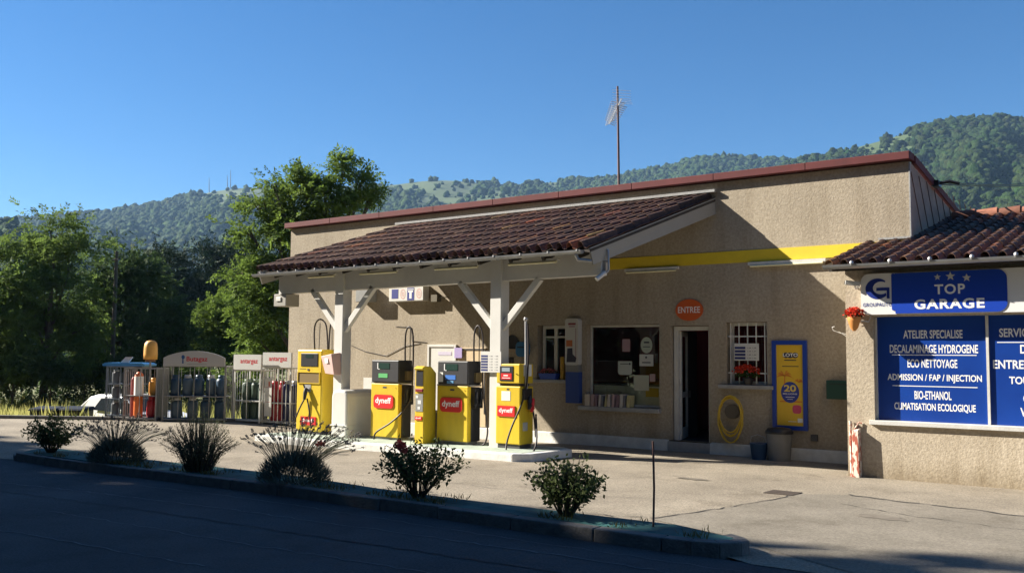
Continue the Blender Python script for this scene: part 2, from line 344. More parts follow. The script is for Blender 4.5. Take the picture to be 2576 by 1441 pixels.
crack("road_seam", [(-10.8, 5.6), (-8.4, 5.75), (-6.4, 5.9), (-3, 6.2)], .02, .005, seam, 5)
crack("road_seam", [(-19, 4.2), (-14, 4.5), (-10, 4.7), (-7, 5.0)], .025, .005, seam, 6)
crack("road_seam", [(-13, 7.5), (-9, 7.62), (-6, 7.6), (-2.5, 7.7)], .02, .005, seam, 7)
tar = mat("tar_line", (.02, .02, .022), .8)
crack("road_seam", [(-16, 5.9), (-11, 6.25), (-7, 6.5), (-3, 6.8)], .035, .0055, tar, 8)
crack("pavement_crack", [(-3.9, 11.9), (-2.9, 11.5), (-1.5, 11.3)], .02, seed=9)
crack("pavement_crack", [(-12, 9.8), (-9.2, 10.3), (-7.3, 10.2), (-5.6, 10.9)], .014, m=mat("hairline", (.10, .09, .075), .9), seed=10)
crack("pavement_crack", [(-8.3, 11.6), (-7.2, 12.2), (-6.6, 13.3)], .012, m=mat("hairline", (.10, .09, .075), .9), seed=11)
oil = mat("oil_stain", (.165, .142, .11), .8, var=.25, vscale=6)
for q, (sx_, sy_, ra, rb_) in enumerate(((-8.6, 12.2, .35, .10), (-11.4, 12.4, .5, .12), (-6.4, 12.9, .3, .1), (-13.2, 12.2, .4, .1), (-3.2, 11.2, .3, .16))):
    g = random.Random(q); ps_ = [(sx_+ra*g.uniform(.6, 1.1)*math.cos(R(a_)), sy_+rb_*g.uniform(.6, 1.1)*math.sin(R(a_))) for a_ in range(0, 360, 18)]; mb = MB(); mb.add([(x_, y_, gz(x_)+.0145) for x_, y_ in ps_], [tuple(range(len(ps_)))]); struct(mb.build("oil_stain", oil))
# kerb and planting strip
KERB = mat("kerb_concrete", (.145, .14, .13), .9, var=.3, vscale=7, bump=.5, bscale=40)
BED = mat("green_painted_concrete", (.032, .125, .115), .85, var=.45, vscale=2.2, bump=.4, bscale=35)
def kerb_back(x): return float(np.interp(x, [-17, -14.6, -10.7, -8.6, -6.9, -4.6, -3.8], [8.86, 8.92, 8.84, 8.64, 8.62, 8.72, 8.5]))
mb = MB(); rg = random.Random(5); x = -16.6
while x < -4.3:
    x2 = min(x+rg.uniform(.85, 1.05), -4.28); j = rg.uniform(-.012, .012); a, b = gz(x), gz(x2); y0 = 8.0+j
    mb.hexa([(x, y0, a-.1), (x2-.012, y0, b-.1), (x2-.012, 8.15, b-.1), (x, 8.15, a-.1), (x, y0+.015, a+.13+j*.5), (x2-.012, y0+.015, b+.13+j*.5), (x2-.012, 8.15, b+.13), (x, 8.15, a+.13)]); x = x2
arc = [(-4.28, 8.0), (-4.0, 8.02), (-3.75, 8.1), (-3.6, 8.24), (-3.58, 8.38), (-3.68, 8.5), (-3.85, 8.6)]
inn = [(-4.28, 8.15), (-4.04, 8.17), (-3.86, 8.22), (-3.75, 8.31), (-3.73, 8.38), (-3.78, 8.43), (-3.9, 8.48)]
for i in range(len(arc)-1):
    mb.hexa([(*arc[i], -.1), (*arc[i+1], -.1), (*inn[i+1], -.1), (*inn[i], -.1), (*arc[i], .13), (*arc[i+1], .13), (*inn[i+1], .13), (*inn[i], .13)])
mb.hexa([(-16.95, 8.15, -.2), (-16.6, 8.0, -.2), (-16.6, 8.15, -.2), (-16.8, 8.3, -.2), (-16.95, 8.15, .03), (-16.6, 8.0, .03), (-16.6, 8.15, .03), (-16.8, 8.3, .03)])
struct(mb.build("kerb", KERB, bevel=.012))
front = [(-16.8, 8.3), (-16.6, 8.152), (-13, 8.152), (-10, 8.152), (-4.28, 8.152)]+inn[1:]+[(-4.5, 8.7), (-6.9, 8.62), (-8.6, 8.64), (-10, 8.78), (-10.7, 8.84), (-14.6, 8.92), (-16.9, 8.86), (-17.0, 8.6)]
mb = MB(); mb.slab(front, lambda x: gz(x)-.1, lambda x: gz(x)+.127); struct(mb.build("planting_strip", BED))

# ------------------------------------------------------------------ foliage generators
def rhombi(c, ax, nr, ln, wd):
    """leaf quads: base c, axis ax, normal nr"""
    b = np.cross(nr, ax); b /= np.linalg.norm(b, axis=1, keepdims=True)+1e-9
    ln = ln[:, None]; wd = wd[:, None]
    v = np.stack([c, c+ax*ln*.45+b*wd/2, c+ax*ln, c+ax*ln*.45-b*wd/2], 1).reshape(-1, 3)
    return v, np.arange(len(v)).reshape(-1, 4)
def unit(a): return a/(np.linalg.norm(a, axis=-1, keepdims=True)+1e-9)
def spray_leaves(cen, out, rg, nl, L, ls, droop=.35):
    """pinnate sprays of nl leaflets at cen growing along out"""
    n = len(cen); d = unit(out+rg.normal(0, .45, (n, 3))+np.array([0, 0, -droop])); nr = unit(np.cross(d, rg.normal(0, 1, (n, 3)))*.6+np.array([0, 0, 1.])+rg.normal(0, .35, (n, 3)))
    side = unit(np.cross(nr, d)); k = np.arange(nl); s = (k/nl-.2)*L; sg = np.where(k % 2, 1., -1.)
    c = cen[:, None]+d[:, None]*s[None, :, None]; ax = unit(side[:, None]*sg[None, :, None]+d[:, None]*.55+rg.normal(0, .25, (n, nl, 3)))
    nn = unit(nr[:, None]+rg.normal(0, .3, (n, nl, 3))); m_ = n*nl
    return rhombi(c.reshape(m_, 3), ax.reshape(m_, 3), nn.reshape(m_, 3), ls*rg.uniform(.7, 1.3, m_), ls*.5*rg.uniform(.7, 1.3, m_))
BARK = mat("bark", (.09, .07, .05), .95, var=.35, vscale=9, bump=.8, bscale=25, stretch=(1, 1, .25))
def tree(label, base, lobes, seed, lm, nspray, nl=12, L=.5, ls=.16, clump=.42, name="tree", trunk_r=.16, group=None, shell=.55, droop=.35):
    """lobes: (centre Vector, rx, rz). Trunk with limbs to each lobe, crown of pinnate sprays gathered in clumps."""
    rg = np.random.default_rng(seed); base = Vector(base); t = thing(name, label, "tree", base, 0, group)
    vol = np.array([l[1]**2*l[2] for l in lobes])**.75; vol /= vol.sum(); cs = []; os_ = []; tips = []
    for (cn, rx, rz), fr in zip(lobes, vol):
        n = int(nspray*fr); kc = max(5, int(n/42)); u = unit(rg.normal(0, 1, (kc, 3))); u[:, 2] = np.where(u[:, 2] < -.55, -u[:, 2], u[:, 2]); rad = rg.uniform(shell, 1.02, (kc, 1))
        cl = np.array(cn)+u*rad*np.array([rx, rx, rz]); pick = rg.integers(0, kc, n)
        p = cl[pick]+rg.normal(0, 1, (n, 3))*np.array([clump, clump, clump*.7])*(rg.uniform(.6, 1.3, (kc, 1))[pick]); cs.append(p); os_.append(unit(p-np.array(cn)+rg.normal(0, .2, (n, 3)))); tips.append(cl[:max(3, kc//4)])
    v, f = spray_leaves(np.concatenate(cs), np.concatenate(os_), rg, nl, L, ls, droop); v = v-np.array(base)
    np_mesh("crown", v, f, lm, t)
    mb = MB(); top = max((l[0] for l in lobes), key=lambda p: p.z); rr = random.Random(seed)
    mid = base.lerp(Vector((top.x, top.y, base.z)), .5); mid.z = base.z+(top.z-base.z)*.45; pts = [base-Vector((0, 0, .2)), base.lerp(mid, .5)+Vector((rr.uniform(-.1, .1), 0, 0)), mid, mid.lerp(top, .5), top]
    mb.tube(pts, [trunk_r*1.25, trunk_r, trunk_r*.75, trunk_r*.5, trunk_r*.15], 8)
    for (cn, rx, rz), tp in zip(lobes, tips):
        h = base.z+(cn.z-base.z)*.45; s_ = mid.copy() if h > mid.z else base.lerp(mid, max(.3, (h-base.z)/max(.1, mid.z-base.z))); cn = Vector(cn)
        mm = s_.lerp(cn, .5)+Vector((0, 0, .25)); mb.tube([s_, mm, cn], [trunk_r*.5, trunk_r*.32, trunk_r*.12], 6)
        for q in tp: q = Vector(q); mb.tube([mm.lerp(cn, .6), cn.lerp(q, .5)+Vector((0, 0, .1)), q], [trunk_r*.2, trunk_r*.12, .012], 5)
    mb.build("trunk", BARK, t); return t
LF_MID = leaf_mat("leaves_green", (.075, .12, .028), (.16, .23, .05), .5)
LF_DARK = leaf_mat("leaves_dark", (.028, .055, .02), (.09, .135, .04), .45)
LF_FRESH = leaf_mat("leaves_fresh", (.085, .14, .026), (.17, .24, .045), .5)
LF_BLUE = leaf_mat("leaves_far", (.016, .034, .018), (.032, .055, .026), .15)

# ------------------------------------------------------------------ hills with forest
def ico(sub):
    bm = bmesh.new(); bmesh.ops.create_icosphere(bm, subdivisions=sub, radius=1); bm.verts.ensure_lookup_table()
    v = np.array([q.co[:] for q in bm.verts]); f = np.array([[q.index for q in p.verts] for p in bm.faces]); bm.free(); return v, f
IV, IF = ico(2)
def hill(name, sil, d0, d1, seed, n_tree, meadow, rad, lm, z0=-2., pw=1.15, label="", rough=1., dark=1.):
    rg = np.random.default_rng(seed); pxs = np.arange(sil[0][0], sil[-1][0]+1, 14.); pys = np.interp(pxs, [p[0] for p in sil], [p[1] for p in sil])
    pys = np.convolve(np.pad(pys, 3, mode='edge'), np.ones(7)/7, 'valid'); ts = np.concatenate([np.linspace(0, 1, 44), [1.06, 1.15, 1.4, 1.8]])
    nc = len(pxs); V = np.zeros((len(ts), nc, 3))
    for j, px in enumerate(pxs):
        ridge = at(px, pys[j], d1)
        for i, t in enumerate(ts):
            d = d0+(d1-d0)*t; p = at(px, 880., d); k = min(t, 1.)**pw
            z = z0+(ridge.z-z0)*k
            if t > 1: z = ridge.z-(ridge.z-z0)*((t-1)/.8)**1.3
            bump = math.sin(px*.011+t*5+seed)*9+math.sin(px*.027-t*9+seed*2)*6+math.sin(px*.05+t*17)*3
            V[i, j] = (p.x, p.y, z+rough*bump*math.sin(math.pi*min(t, 1))*min(1, d1/1200))
    nr = len(ts); q = np.array([[i*nc+j, i*nc+j+1, (i+1)*nc+j+1, (i+1)*nc+j] for i in range(nr-1) for j in range(nc-1)])
    struct(np_mesh(name, V.reshape(-1, 3), q, M_HILL, smooth=True))
    a = rg.uniform(0, 1.02, n_tree*3)**.8*43; b = rg.uniform(0, nc-1.001, n_tree*3)
    a = np.clip(a, 0, 44.9); i = a.astype(int); j = b.astype(int); fa = (a-i)[:, None]; fb = (b-j)[:, None]
    P = V[i, j]*(1-fa)*(1-fb)+V[i+1, j]*fa*(1-fb)+V[i, j+1]*(1-fa)*fb+V[i+1, j+1]*fa*fb
    o = np.array([0, 0, EYE]); d = P-o; dd = d@np.array(fw); px = CXP+F_PX*(d@np.array(rt))/dd; py = CYP-F_PX*(d@np.array(up))/dd
    keep = (px > -250) & (px < 2850)
    for (mx, my, rx, ry, dens) in meadow:
        e = ((px-mx)/rx)**2+((py-my)/ry)**2+.35*np.sin(px*.09+py*.13)+.25*np.sin(px*.21-py*.3)
        keep &= ~((e < 1) & (rg.uniform(0, 1, len(px)) > dens))
    P = P[keep][:n_tree]; n = len(P); s = np.clip(rg.lognormal(-.05, .34, (n, 1, 1)), .45, 1.9)*rad; sc = np.concatenate([s, s, s*rg.uniform(.8, 1.25, (n, 1, 1))], 2)
    ang = rg.uniform(0, 6.28, n); ca, sa = np.cos(ang), np.sin(ang); jit = 1+rg.normal(0, .22, (n, len(IV), 1)); W = IV[None]*jit
    W = np.stack([W[..., 0]*ca[:, None]-W[..., 1]*sa[:, None], W[..., 0]*sa[:, None]+W[..., 1]*ca[:, None], W[..., 2]], 2)*sc+(P+np.array([0, 0, 1.])*s[:, 0]*.55)[:, None]
    f = IF[None]+(np.arange(n)*len(IV))[:, None, None]
    tn = dark*rg.uniform(.72, 1.28, (n, 1))*np.array([[1, 1, 1]])+rg.normal(0, .06, (n, 3)); tn = np.repeat(tn, len(IV), 0)
    fo = np_mesh("forest", W.reshape(-1, 3), f.reshape(-1, 3), lm, smooth=True, tint=np.clip(tn, .3, 1.8))
    tag(fo, label, None, None, "stuff")
def sky_block_hill():
    """unseen wooded slope added behind the viewer to block low sky light"""
    V = []; na, nr = 40, 8; rg = random.Random(2)
    for i in range(nr):
        for j in range(na):
            a = R(95+170*j/(na-1)); d = 160+300*i/(nr-1); h = (d*math.tan(R(21))-52)*min(1, (i/(nr-1))**.8*1.0)*(.85+.15*math.sin(j*.7))
            V.append((-d*math.sin(a-math.pi)*1.0, d*math.cos(a), max(-3, h)))
    q = np.array([[i*na+j, i*na+j+1, (i+1)*na+j+1, (i+1)*na+j] for i in range(nr-1) for j in range(na-1)])
    struct(np_mesh("hill", np.array(V), q, M_FOREST, smooth=True))  # out of view, added to darken the shaded walls
M_HILL = mat("hill_meadow", (.042, .072, .018), .95, col2=(.075, .105, .032), vscale=.02, detail=8)
M_FOREST = mat("forest_crowns", (.018, .036, .012), .9, col2=(.046, .076, .021), vscale=.33, bump=1., bscale=.8, tint=True, bdist=1.5, spec=.1)
sky_block_hill()
SILA = [(-900, 600), (-300, 565), (0, 551), (69, 551), (216, 536), (328, 519), (424, 500), (513, 479), (578, 469), (655, 465), (760, 473), (850, 473), (964, 463), (1060, 450), (1100, 446), (1150, 451), (1280, 460), (1400, 453), (1550, 442), (1650, 419), (1760, 398), (1800, 391), (1900, 394), (2000, 400), (2150, 404), (2300, 424), (2900, 520)]
hill("hill", SILA, 420, 1500, 3, 44000, [(660, 490, 170, 30, .05), (690, 535, 120, 20, .1), (1085, 466, 130, 24, .04), (1190, 505, 150, 34, .1), (1340, 466, 80, 10, .2)], 3.3, M_FOREST, label="dense green woodland covering the long ridge behind the station")
SILB = [(1880, 470), (1950, 432), (2000, 406), (2070, 390), (2150, 367), (2250, 340), (2330, 315), (2400, 298), (2470, 291), (2576, 296), (2800, 330), (3300, 450)]
hill("hill", SILB, 260, 950, 8, 25000, [(2190, 378, 140, 20, .06), (2290, 350, 70, 14, .1)], 2.5, M_FOREST, label="dense green woodland covering the high hill at the right", dark=.72)
hill("hill", [(-900, 560), (-300, 575), (-100, 572), (0, 580), (60, 598), (120, 628), (200, 660), (330, 700)], 200, 600, 11, 2600, [], 3.2, M_FOREST, label="dark woodland on the low spur at the far left")
# ------------------------------------------------------------------ roof tiles
TILE = mat("clay_tiles", (.105, .052, .035), .8, var=.45, vscale=11, bump=.35, bscale=60, tint=True)
DECK = mat("roof_deck_wood", (.05, .042, .035), .9, var=.2)
def tile_roof(name, e0, e1, t0, t1, ncol, nrow, seed, parent, m=TILE, orange=.05, amp=.075):
    e0, e1, t0, t1 = map(Vector, (e0, e1, t0, t1)); rg = random.Random(seed); mb = MB(); mb.smooth = True
    nrm = (e1-e0).cross(t0-e0).normalized()
    prof = [(0, -.1), (.015, .3), (.06, .62), (.15, .88), (.27, 1.), (.39, .88), (.48, .62), (.525, .3), (.54, -.1), (.62, -.28), (.77, -.36), (.92, -.28), (1., -.1)]
    P = lambda u, v: (e0.lerp(e1, u)).lerp(t0.lerp(t1, u), v)
    for j in range(nrow):
        for i in range(ncol):
            k = rg.uniform(.55, 1.35); c = (k*rg.uniform(.95, 1.05), k*rg.uniform(.92, 1.06), k*rg.uniform(.9, 1.08))
            if rg.random() < orange: c = (rg.uniform(2.0, 3.4), rg.uniform(1.7, 2.6), rg.uniform(1.2, 1.8))
            if rg.random() < .06: c = (1.7, 2.0, 1.9)
            mb.tc = c; v0 = j/nrow-.012+rg.uniform(-.006, .006); v1 = (j+1)/nrow+.006; sk = rg.uniform(-.03, .03)/ncol; lift = .022+rg.uniform(-.004, .006)
            lo = [P((i+s)/ncol+sk, v0)+nrm*(h*amp+lift) for s, h in prof]; hi = [P((i+s)/ncol+sk, v1)+nrm*(h*amp*.86+.004) for s, h in prof]; n = len(prof)
            mb.add(lo+hi, [(a, a+1, n+a+1, n+a) for a in range(n-1)])
            lo2 = [p-nrm*.016+(hi[q]-lo[q])*.004 for q, p in enumerate(lo)]; mb.tc = tuple(1.15*q for q in c); mb.smooth = False
            mb.add(lo+lo2, [(n+a, n+a+1, a+1, a) for a in range(n-1)]); mb.smooth = True
    return mb.build(name, m, parent)

# ------------------------------------------------------------------ the station building
W = 16.5
COPING = mat("red_coping", (.115, .021, .022), .8, var=.2, vscale=2)
BAND = mat("yellow_band", (.72, .53, .02), .6, var=.06, vscale=4)
SILLM = mat("sill_concrete", (.33, .33, .32), .85, var=.15, bump=.2)
PLINTH = mat("white_plinth", (.62, .62, .58), .8, var=.15, vscale=5, bump=.3, bscale=30)
st = thing("station_building", "long tan roughcast station building with a dark red coping and flat parapet", "building", (-12, 16.5, 0))
holes = [(-10.52, -8.86, .79, 2.42), (-8.62, -7.82, .2, 2.38), (-7.47, -6.68, 1.28, 2.43), (-11.76, -11.04, 1.29, 2.43)]
mb = MB(); wall_holes(mb, -19.78, -4.18, -1.3, 5.06, W, .22, holes)
mb.add([(-19.78, W, -1.3), (-19.78, 24, -1.3), (-19.78, 24, 4.0), (-19.78, W, 5.06)], [(0, 3, 2, 1)])
mb.build("wall", M_PLASTER, st)
CLAD = mat("side_cladding", (.36, .27, .20), .85, var=.2, vscale=3, bump=.2)
mb = MB(); mb.add([(-4.18, W, -.4), (-4.18, 24, -.4), (-4.18, 24, 3.9), (-4.18, W, 5.06)], [(0, 1, 2, 3)])
cl = mb.build("side_cladding", CLAD, st)
mb = MB()
for k in range(10):                                               # slanted seams of the cladding boards
    y0 = 16.56+k*.5; mb.bar((-4.172, y0+.0, 4.9), (-4.172, y0+1.15, 3.2), .006, .012, (1, 0, 0))
mb.build("cladding_seam", mat("seam_brown", (.16, .12, .10), .9), st)
mb = MB(); mb.box(-4.195, -4.172, W-.008, W+.03, 3.75, 5.05); mb.build("corner_trim", SILLM, st)
mb = MB(); mb.hexa([(-19.7, W+.06, 4.9), (-4.2, W+.06, 4.9), (-4.2, 24, 3.8), (-19.7, 24, 3.8), (-19.7, W+.06, 5.0), (-4.2, W+.06, 5.0), (-4.2, 24, 3.9), (-19.7, 24, 3.9)]); mb.build("roof", GREY, st)
mb = MB(); n_ = 9; xs = [-19.9+i*(15.76/n_) for i in range(n_+1)]
for i in range(n_): mb.box(xs[i], xs[i+1]-.006, W-.13, W+.2, 5.085, 5.215)
mb.build("coping", COPING, st, bevel=.008)
mb = MB(); mb.hexa([(-4.2, W+.2, 5.06), (-4.13, W+.2, 5.06), (-4.13, 24, 3.9), (-4.2, 24, 3.9), (-4.2, W+.2, 5.19), (-4.13, W+.2, 5.19), (-4.13, 24, 4.0), (-4.2, 24, 4.0)]); mb.build("verge_trim", COPING, st)
mb = MB(); mb.box(-19.6, -4.19, W-.014, W+.01, 3.525, 3.745); mb.build("yellow_band", BAND, st)
mb = MB()
for a, b in ((-18.7, -15), (-15, -8.66), (-7.78, -4.76)): mb.hexa([(a, W-.1, gz(a)-.1), (b, W-.1, gz(b)-.1), (b, W+.02, gz(b)-.1), (a, W+.02, gz(a)-.1), (a, W-.07, .2), (b, W-.07, .2), (b, W+.02, .215), (a, W+.02, .215)])
mb.build("plinth", PLINTH, st, bevel=.01)
mb = MB(); mb.box(-8.66, -7.78, W-.06, W+.3, -.1, .19); mb.build("door_step", SILLM, st, bevel=.01)
def sill(x0, x1, z0, z1, pr): mb = MB(); mb.box(x0, x1, W-pr, W+.2, z0, z1); return mb.build("sill", SILLM, st, bevel=.012)
sill(-10.66, -8.82, .70, .785, .12); sill(-11.86, -10.97, 1.225, 1.295, .09); sill(-7.6, -6.55, 1.215, 1.285, .1)
# display window
def frame(mb, x0, x1, z0, z1, y, wd, dp):
    mb.box(x0, x0+wd, y, y+dp, z0, z1); mb.box(x1-wd, x1, y, y+dp, z0, z1); mb.box(x0+wd, x1-wd, y, y+dp, z1-wd, z1); mb.box(x0+wd, x1-wd, y, y+dp, z0, z0+wd)
def window(x0, x1, z0, z1, y, wd, fm=WHITE_OLD, extra=None):
    mb = MB(); frame(mb, x0, x1, z0, z1, y, wd, .05)
    if extra: extra(mb)
    f = mb.build("window", fm, st, bevel=.004)
    mb = MB(); mb.box(x0+wd, x1-wd, y+.02, y+.026, z0+wd, z1-wd); mb.build("pane", M_GLASS, f); return f
window(-10.51, -8.87, .795, 2.415, W+.12, .045)
wl = window(-11.72, -11.05, 1.3, 2.425, W+.14, .07, extra=lambda b: (b.box(-11.42, -11.34, W+.135, W+.185, 1.37, 2.355), b.box(-11.65, -11.12, W+.138, W+.182, 2.16, 2.2)))
wr = window(-7.44, -6.69, 1.29, 2.425, W+.14, .06)
mb = MB()
for k in range(5): xx = -7.40+k*.165; mb.box(xx-.009, xx+.009, W+.03, W+.048, 1.3, 2.42)
for z in (1.5, 2.17): mb.box(-7.46, -6.69, W+.049, W+.062, z-.012, z+.012)
mb.build("window_grille", WHITE, st)
# shop door: white frame, a leaf that stands open inwards
mb = MB(); mb.box(-8.60, -8.51, W+.1, W+.2, .2, 2.37); mb.box(-7.88, -7.83, W+.1, W+.2, .2, 2.37); mb.box(-8.51, -7.88, W+.1, W+.2, 2.29, 2.37); mb.build("door_frame", WHITE_OLD, st, bevel=.005)
mb = MB(); M0 = Matrix.Translation((-8.49, W+.2, 0)) @ Matrix.Rotation(R(107), 4, 'Z')
for a, b, c, d in ((0, .09, .21, 2.28), (.63, .72, .21, 2.28)): mb.xbox(M0 @ Matrix.Translation(((a+b)/2, .02, (c+d)/2)), b-a, .045, d-c)
for c, d in ((.21, .42), (2.18, 2.28), (1.0, 1.1)): mb.xbox(M0 @ Matrix.Translation((.36, .02, (c+d)/2)), .54, .04, d-c)
df = mb.build("door", WHITE_OLD, st)
mb = MB(); mb.xbox(M0 @ Matrix.Translation((.36, .02, 1.3)), .54, .008, 1.78); mb.build("pane", M_GLASS, df)
mb = MB(); mb.xbox(M0 @ Matrix.Translation((.675, -.03, 1.05)), .03, .06, .14); mb.build("handle", DKGREY, df)
# white service door and cream panel behind the pumps, arched niche
mb = MB(); frame(mb, -14.84, -13.98, .2, 2.02, W-.05, .055, .06); mb.build("door_frame", WHITE, st, bevel=.004)
mb = MB(); mb.box(-14.785, -14.035, W-.03, W-.002, .22, 1.965); sd = mb.build("service_door", WHITE, st)
mb = MB(); mb.box(-14.12, -14.07, W-.07, W-.03, 1.02, 1.14); mb.build("handle", DKGREY, sd)
CREAM = mat("cream_panel", (.62, .48, .30), .7, var=.08)
mb = MB(); mb.box(-13.93, -13.12, W-.035, W-.002, .22, 1.95); sp = mb.build("service_panel", CREAM, st, bevel=.004)
mb = MB(); mb.box(-13.16, -13.14, W-.05, W-.036, .5, 1.93); mb.box(-13.93, -13.14, W-.05, W-.036, 1.9, 1.93); mb.build("seam", DKGREY, sp)
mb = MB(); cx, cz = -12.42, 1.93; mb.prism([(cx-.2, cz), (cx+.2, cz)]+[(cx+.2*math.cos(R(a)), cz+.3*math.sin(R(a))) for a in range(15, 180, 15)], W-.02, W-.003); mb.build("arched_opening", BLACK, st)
mb = MB(); mb.box(-12.7, -12.15, W-.06, W-.003, 1.86, 1.925); mb.box(-12.66, -12.62, W-.03, W-.003, 1.2, 1.86); mb.box(-12.2, -12.16, W-.03, W-.003, 1.2, 1.86); mb.build("niche_trim", mat("tan_trim", (.35, .27, .18), .8), st)
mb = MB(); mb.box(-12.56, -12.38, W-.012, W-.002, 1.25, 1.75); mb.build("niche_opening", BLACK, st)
# downpipes left
mb = MB(); mb.tube([(-17.75, W-.06, 3.4), (-17.75, W-.06, -.1)], .03, 8); mb.build("downpipe", mat("brown_pipe", (.2, .13, .1), .6), st)
mb = MB(); mb.box(-17.0, -16.55, W-.28, W-.002, 3.05, 3.4); mb.build("junction_box", GREY, st, bevel=.01)
mb = MB(); mb.box(-14.67, -14.49, W-.14, W-.002, 3.0, 3.16); mb.tube([(-14.49, W-.08, 3.1), (-14.2, W-.05, 3.09)], .012, 6); mb.build("wall_box", mat("olive_box", (.12, .10, .06), .7), st)
# wall cables
mb = MB()
for pts in ([(-18.0, W-.012, 2.3), (-17.4, W-.012, 2.0), (-16.9, W-.012, 1.85), (-16.2, W-.012, 1.75), (-15.6, W-.012, 1.98), (-15.1, W-.012, 2.05)], [(-15.9, W-.012, 2.45), (-15.4, W-.012, 2.42), (-15.36, W-.012, 2.1), (-14.9, W-.012, 2.07)]):
    mb.tube(pts, .007, 5)
mb.build("cable", RUBBER, st)
# interior shell
INR = mat("interior_red", (.42, .045, .055), .8); IND = mat("interior_dark", (.05, .045, .045), .8)
mb = MB(); mb.box(-12.2, -5.5, 19.6, 19.7, .1, 3.1); mb.box(-12.3, -12.2, W+.23, 19.7, .1, 3.1); mb.box(-5.5, -5.4, W+.23, 19.7, .1, 3.1); mb.build("interior_wall", INR, st)
mb = MB(); mb.box(-12.3, -5.4, W+.23, 19.7, .08, .18); mb.box(-12.3, -5.4, W+.23, 19.7, 3.1, 3.2); mb.build("interior_floor", IND, st)
ct = thing("shop_counter", "pale counter front seen through the display window", "counter", (-9.6, 17.1, .18))
mb = MB(); mb.box(-10.45, -8.9, 16.675, 17.1, .18, 1.2); mb.build("counter_body", mat("pale_laminate", (.74, .73, .64), .6, var=.1), ct)
mb = MB(); mb.box(-10.47, -8.88, 16.672, 17.12, 1.2, 1.235); mb.build("counter_top", DKGREY, ct)
mb = MB(); mb.box(-9.25, -8.97, 16.662, 16.674, 1.0, 1.17); mb.build("notice", mat("yellow_notice", (.75, .45, .03), .7), ct)
mb = MB(); mb.box(-10.3, -10.15, 16.662, 16.674, .95, 1.15); mb.box(-9.9, -9.72, 16.662, 16.674, 1.02, 1.19); mb.build("notice", PAPER, ct)
sh = thing("shop_shelf", "dark shelving with pale tins inside the shop by the display window", "shelf", (-8.9, 17.6, .18))
mb = MB(); mb.box(-9.15, -8.75, 17.5, 17.9, .18, 2.3); mb.build("case", IND, sh)
mb = MB()
for k in range(4): mb.box(-9.13, -8.77, 17.47, 17.5, 1.1+.17*k, 1.18+.17*k)
mb.build("goods", mat("pale_tins", (.35, .36, .36), .4), sh)
# papers stuck to the display pane
for nm, lab, x0, x1, z0, z1, kind in (("notice", "round pale sticker high on the display window", -9.34, -9.08, 1.85, 2.17, 'o'), ("notice", "white notice with a black mark under the round sticker", -9.37, -9.06, 1.6, 1.83, 'w'), ("notice", "white shield-shaped notice at the middle of the display window", -9.86, -9.54, 1.42, 1.69, 's'),
        ("notice", "large cream sheet low on the display window", -9.5, -9.16, 1.12, 1.42, 'c'), ("notice", "small pink sheet beside the large cream sheet", -9.14, -9.02, 1.3, 1.45, 'p'), ("notice", "small faded picture sticker left of the round sticker", -9.76, -9.58, 1.88, 2.13, 'f')):
    c_ = {'o': (.42, .46, .38), 'w': (.55, .55, .52), 's': (.45, .48, .44), 'c': (.46, .46, .36), 'p': (.45, .3, .3), 'f': (.35, .22, .24)}[kind]
    mb = MB(); yy = W+.128
    poly = ellipse((x0+x1)/2, (z0+z1)/2, (x1-x0)/2, (z1-z0)/2) if kind == 'o' else (rrect(x0, x1, z0, z1, .06, 4, (1, 1, 0, 0)) if kind == 's' else [(x0, z0), (x1, z0), (x1, z1), (x0, z1)])
    mb.prism(poly, yy-.001, yy+.002); mb.cur = 1
    if kind == 'w': mb.prism(ellipse(x0+.15, z1-.06, .022, .022, 10), yy-.003, yy-.0015); mb.box(x0+.06, x1-.06, yy-.003, yy-.0015, z0+.06, z0+.08)
    elif kind == 'o': mb.box(x0+.07, x1-.07, yy-.003, yy-.0015, z1-.12, z1-.09); mb.box(x0+.05, x1-.05, yy-.003, yy-.0015, z0+.12, z0+.135)
    elif kind == 's': mb.box(x0+.05, x1-.08, yy-.003, yy-.0015, z1-.06, z1-.045); mb.box(x1-.07, x1-.03, yy-.003, yy-.0015, z1-.07, z1-.03)
    tag(mb.build(nm, [mat("notice_"+kind, c_, .7), INK]), lab, "notice", "notices stuck to the display window")

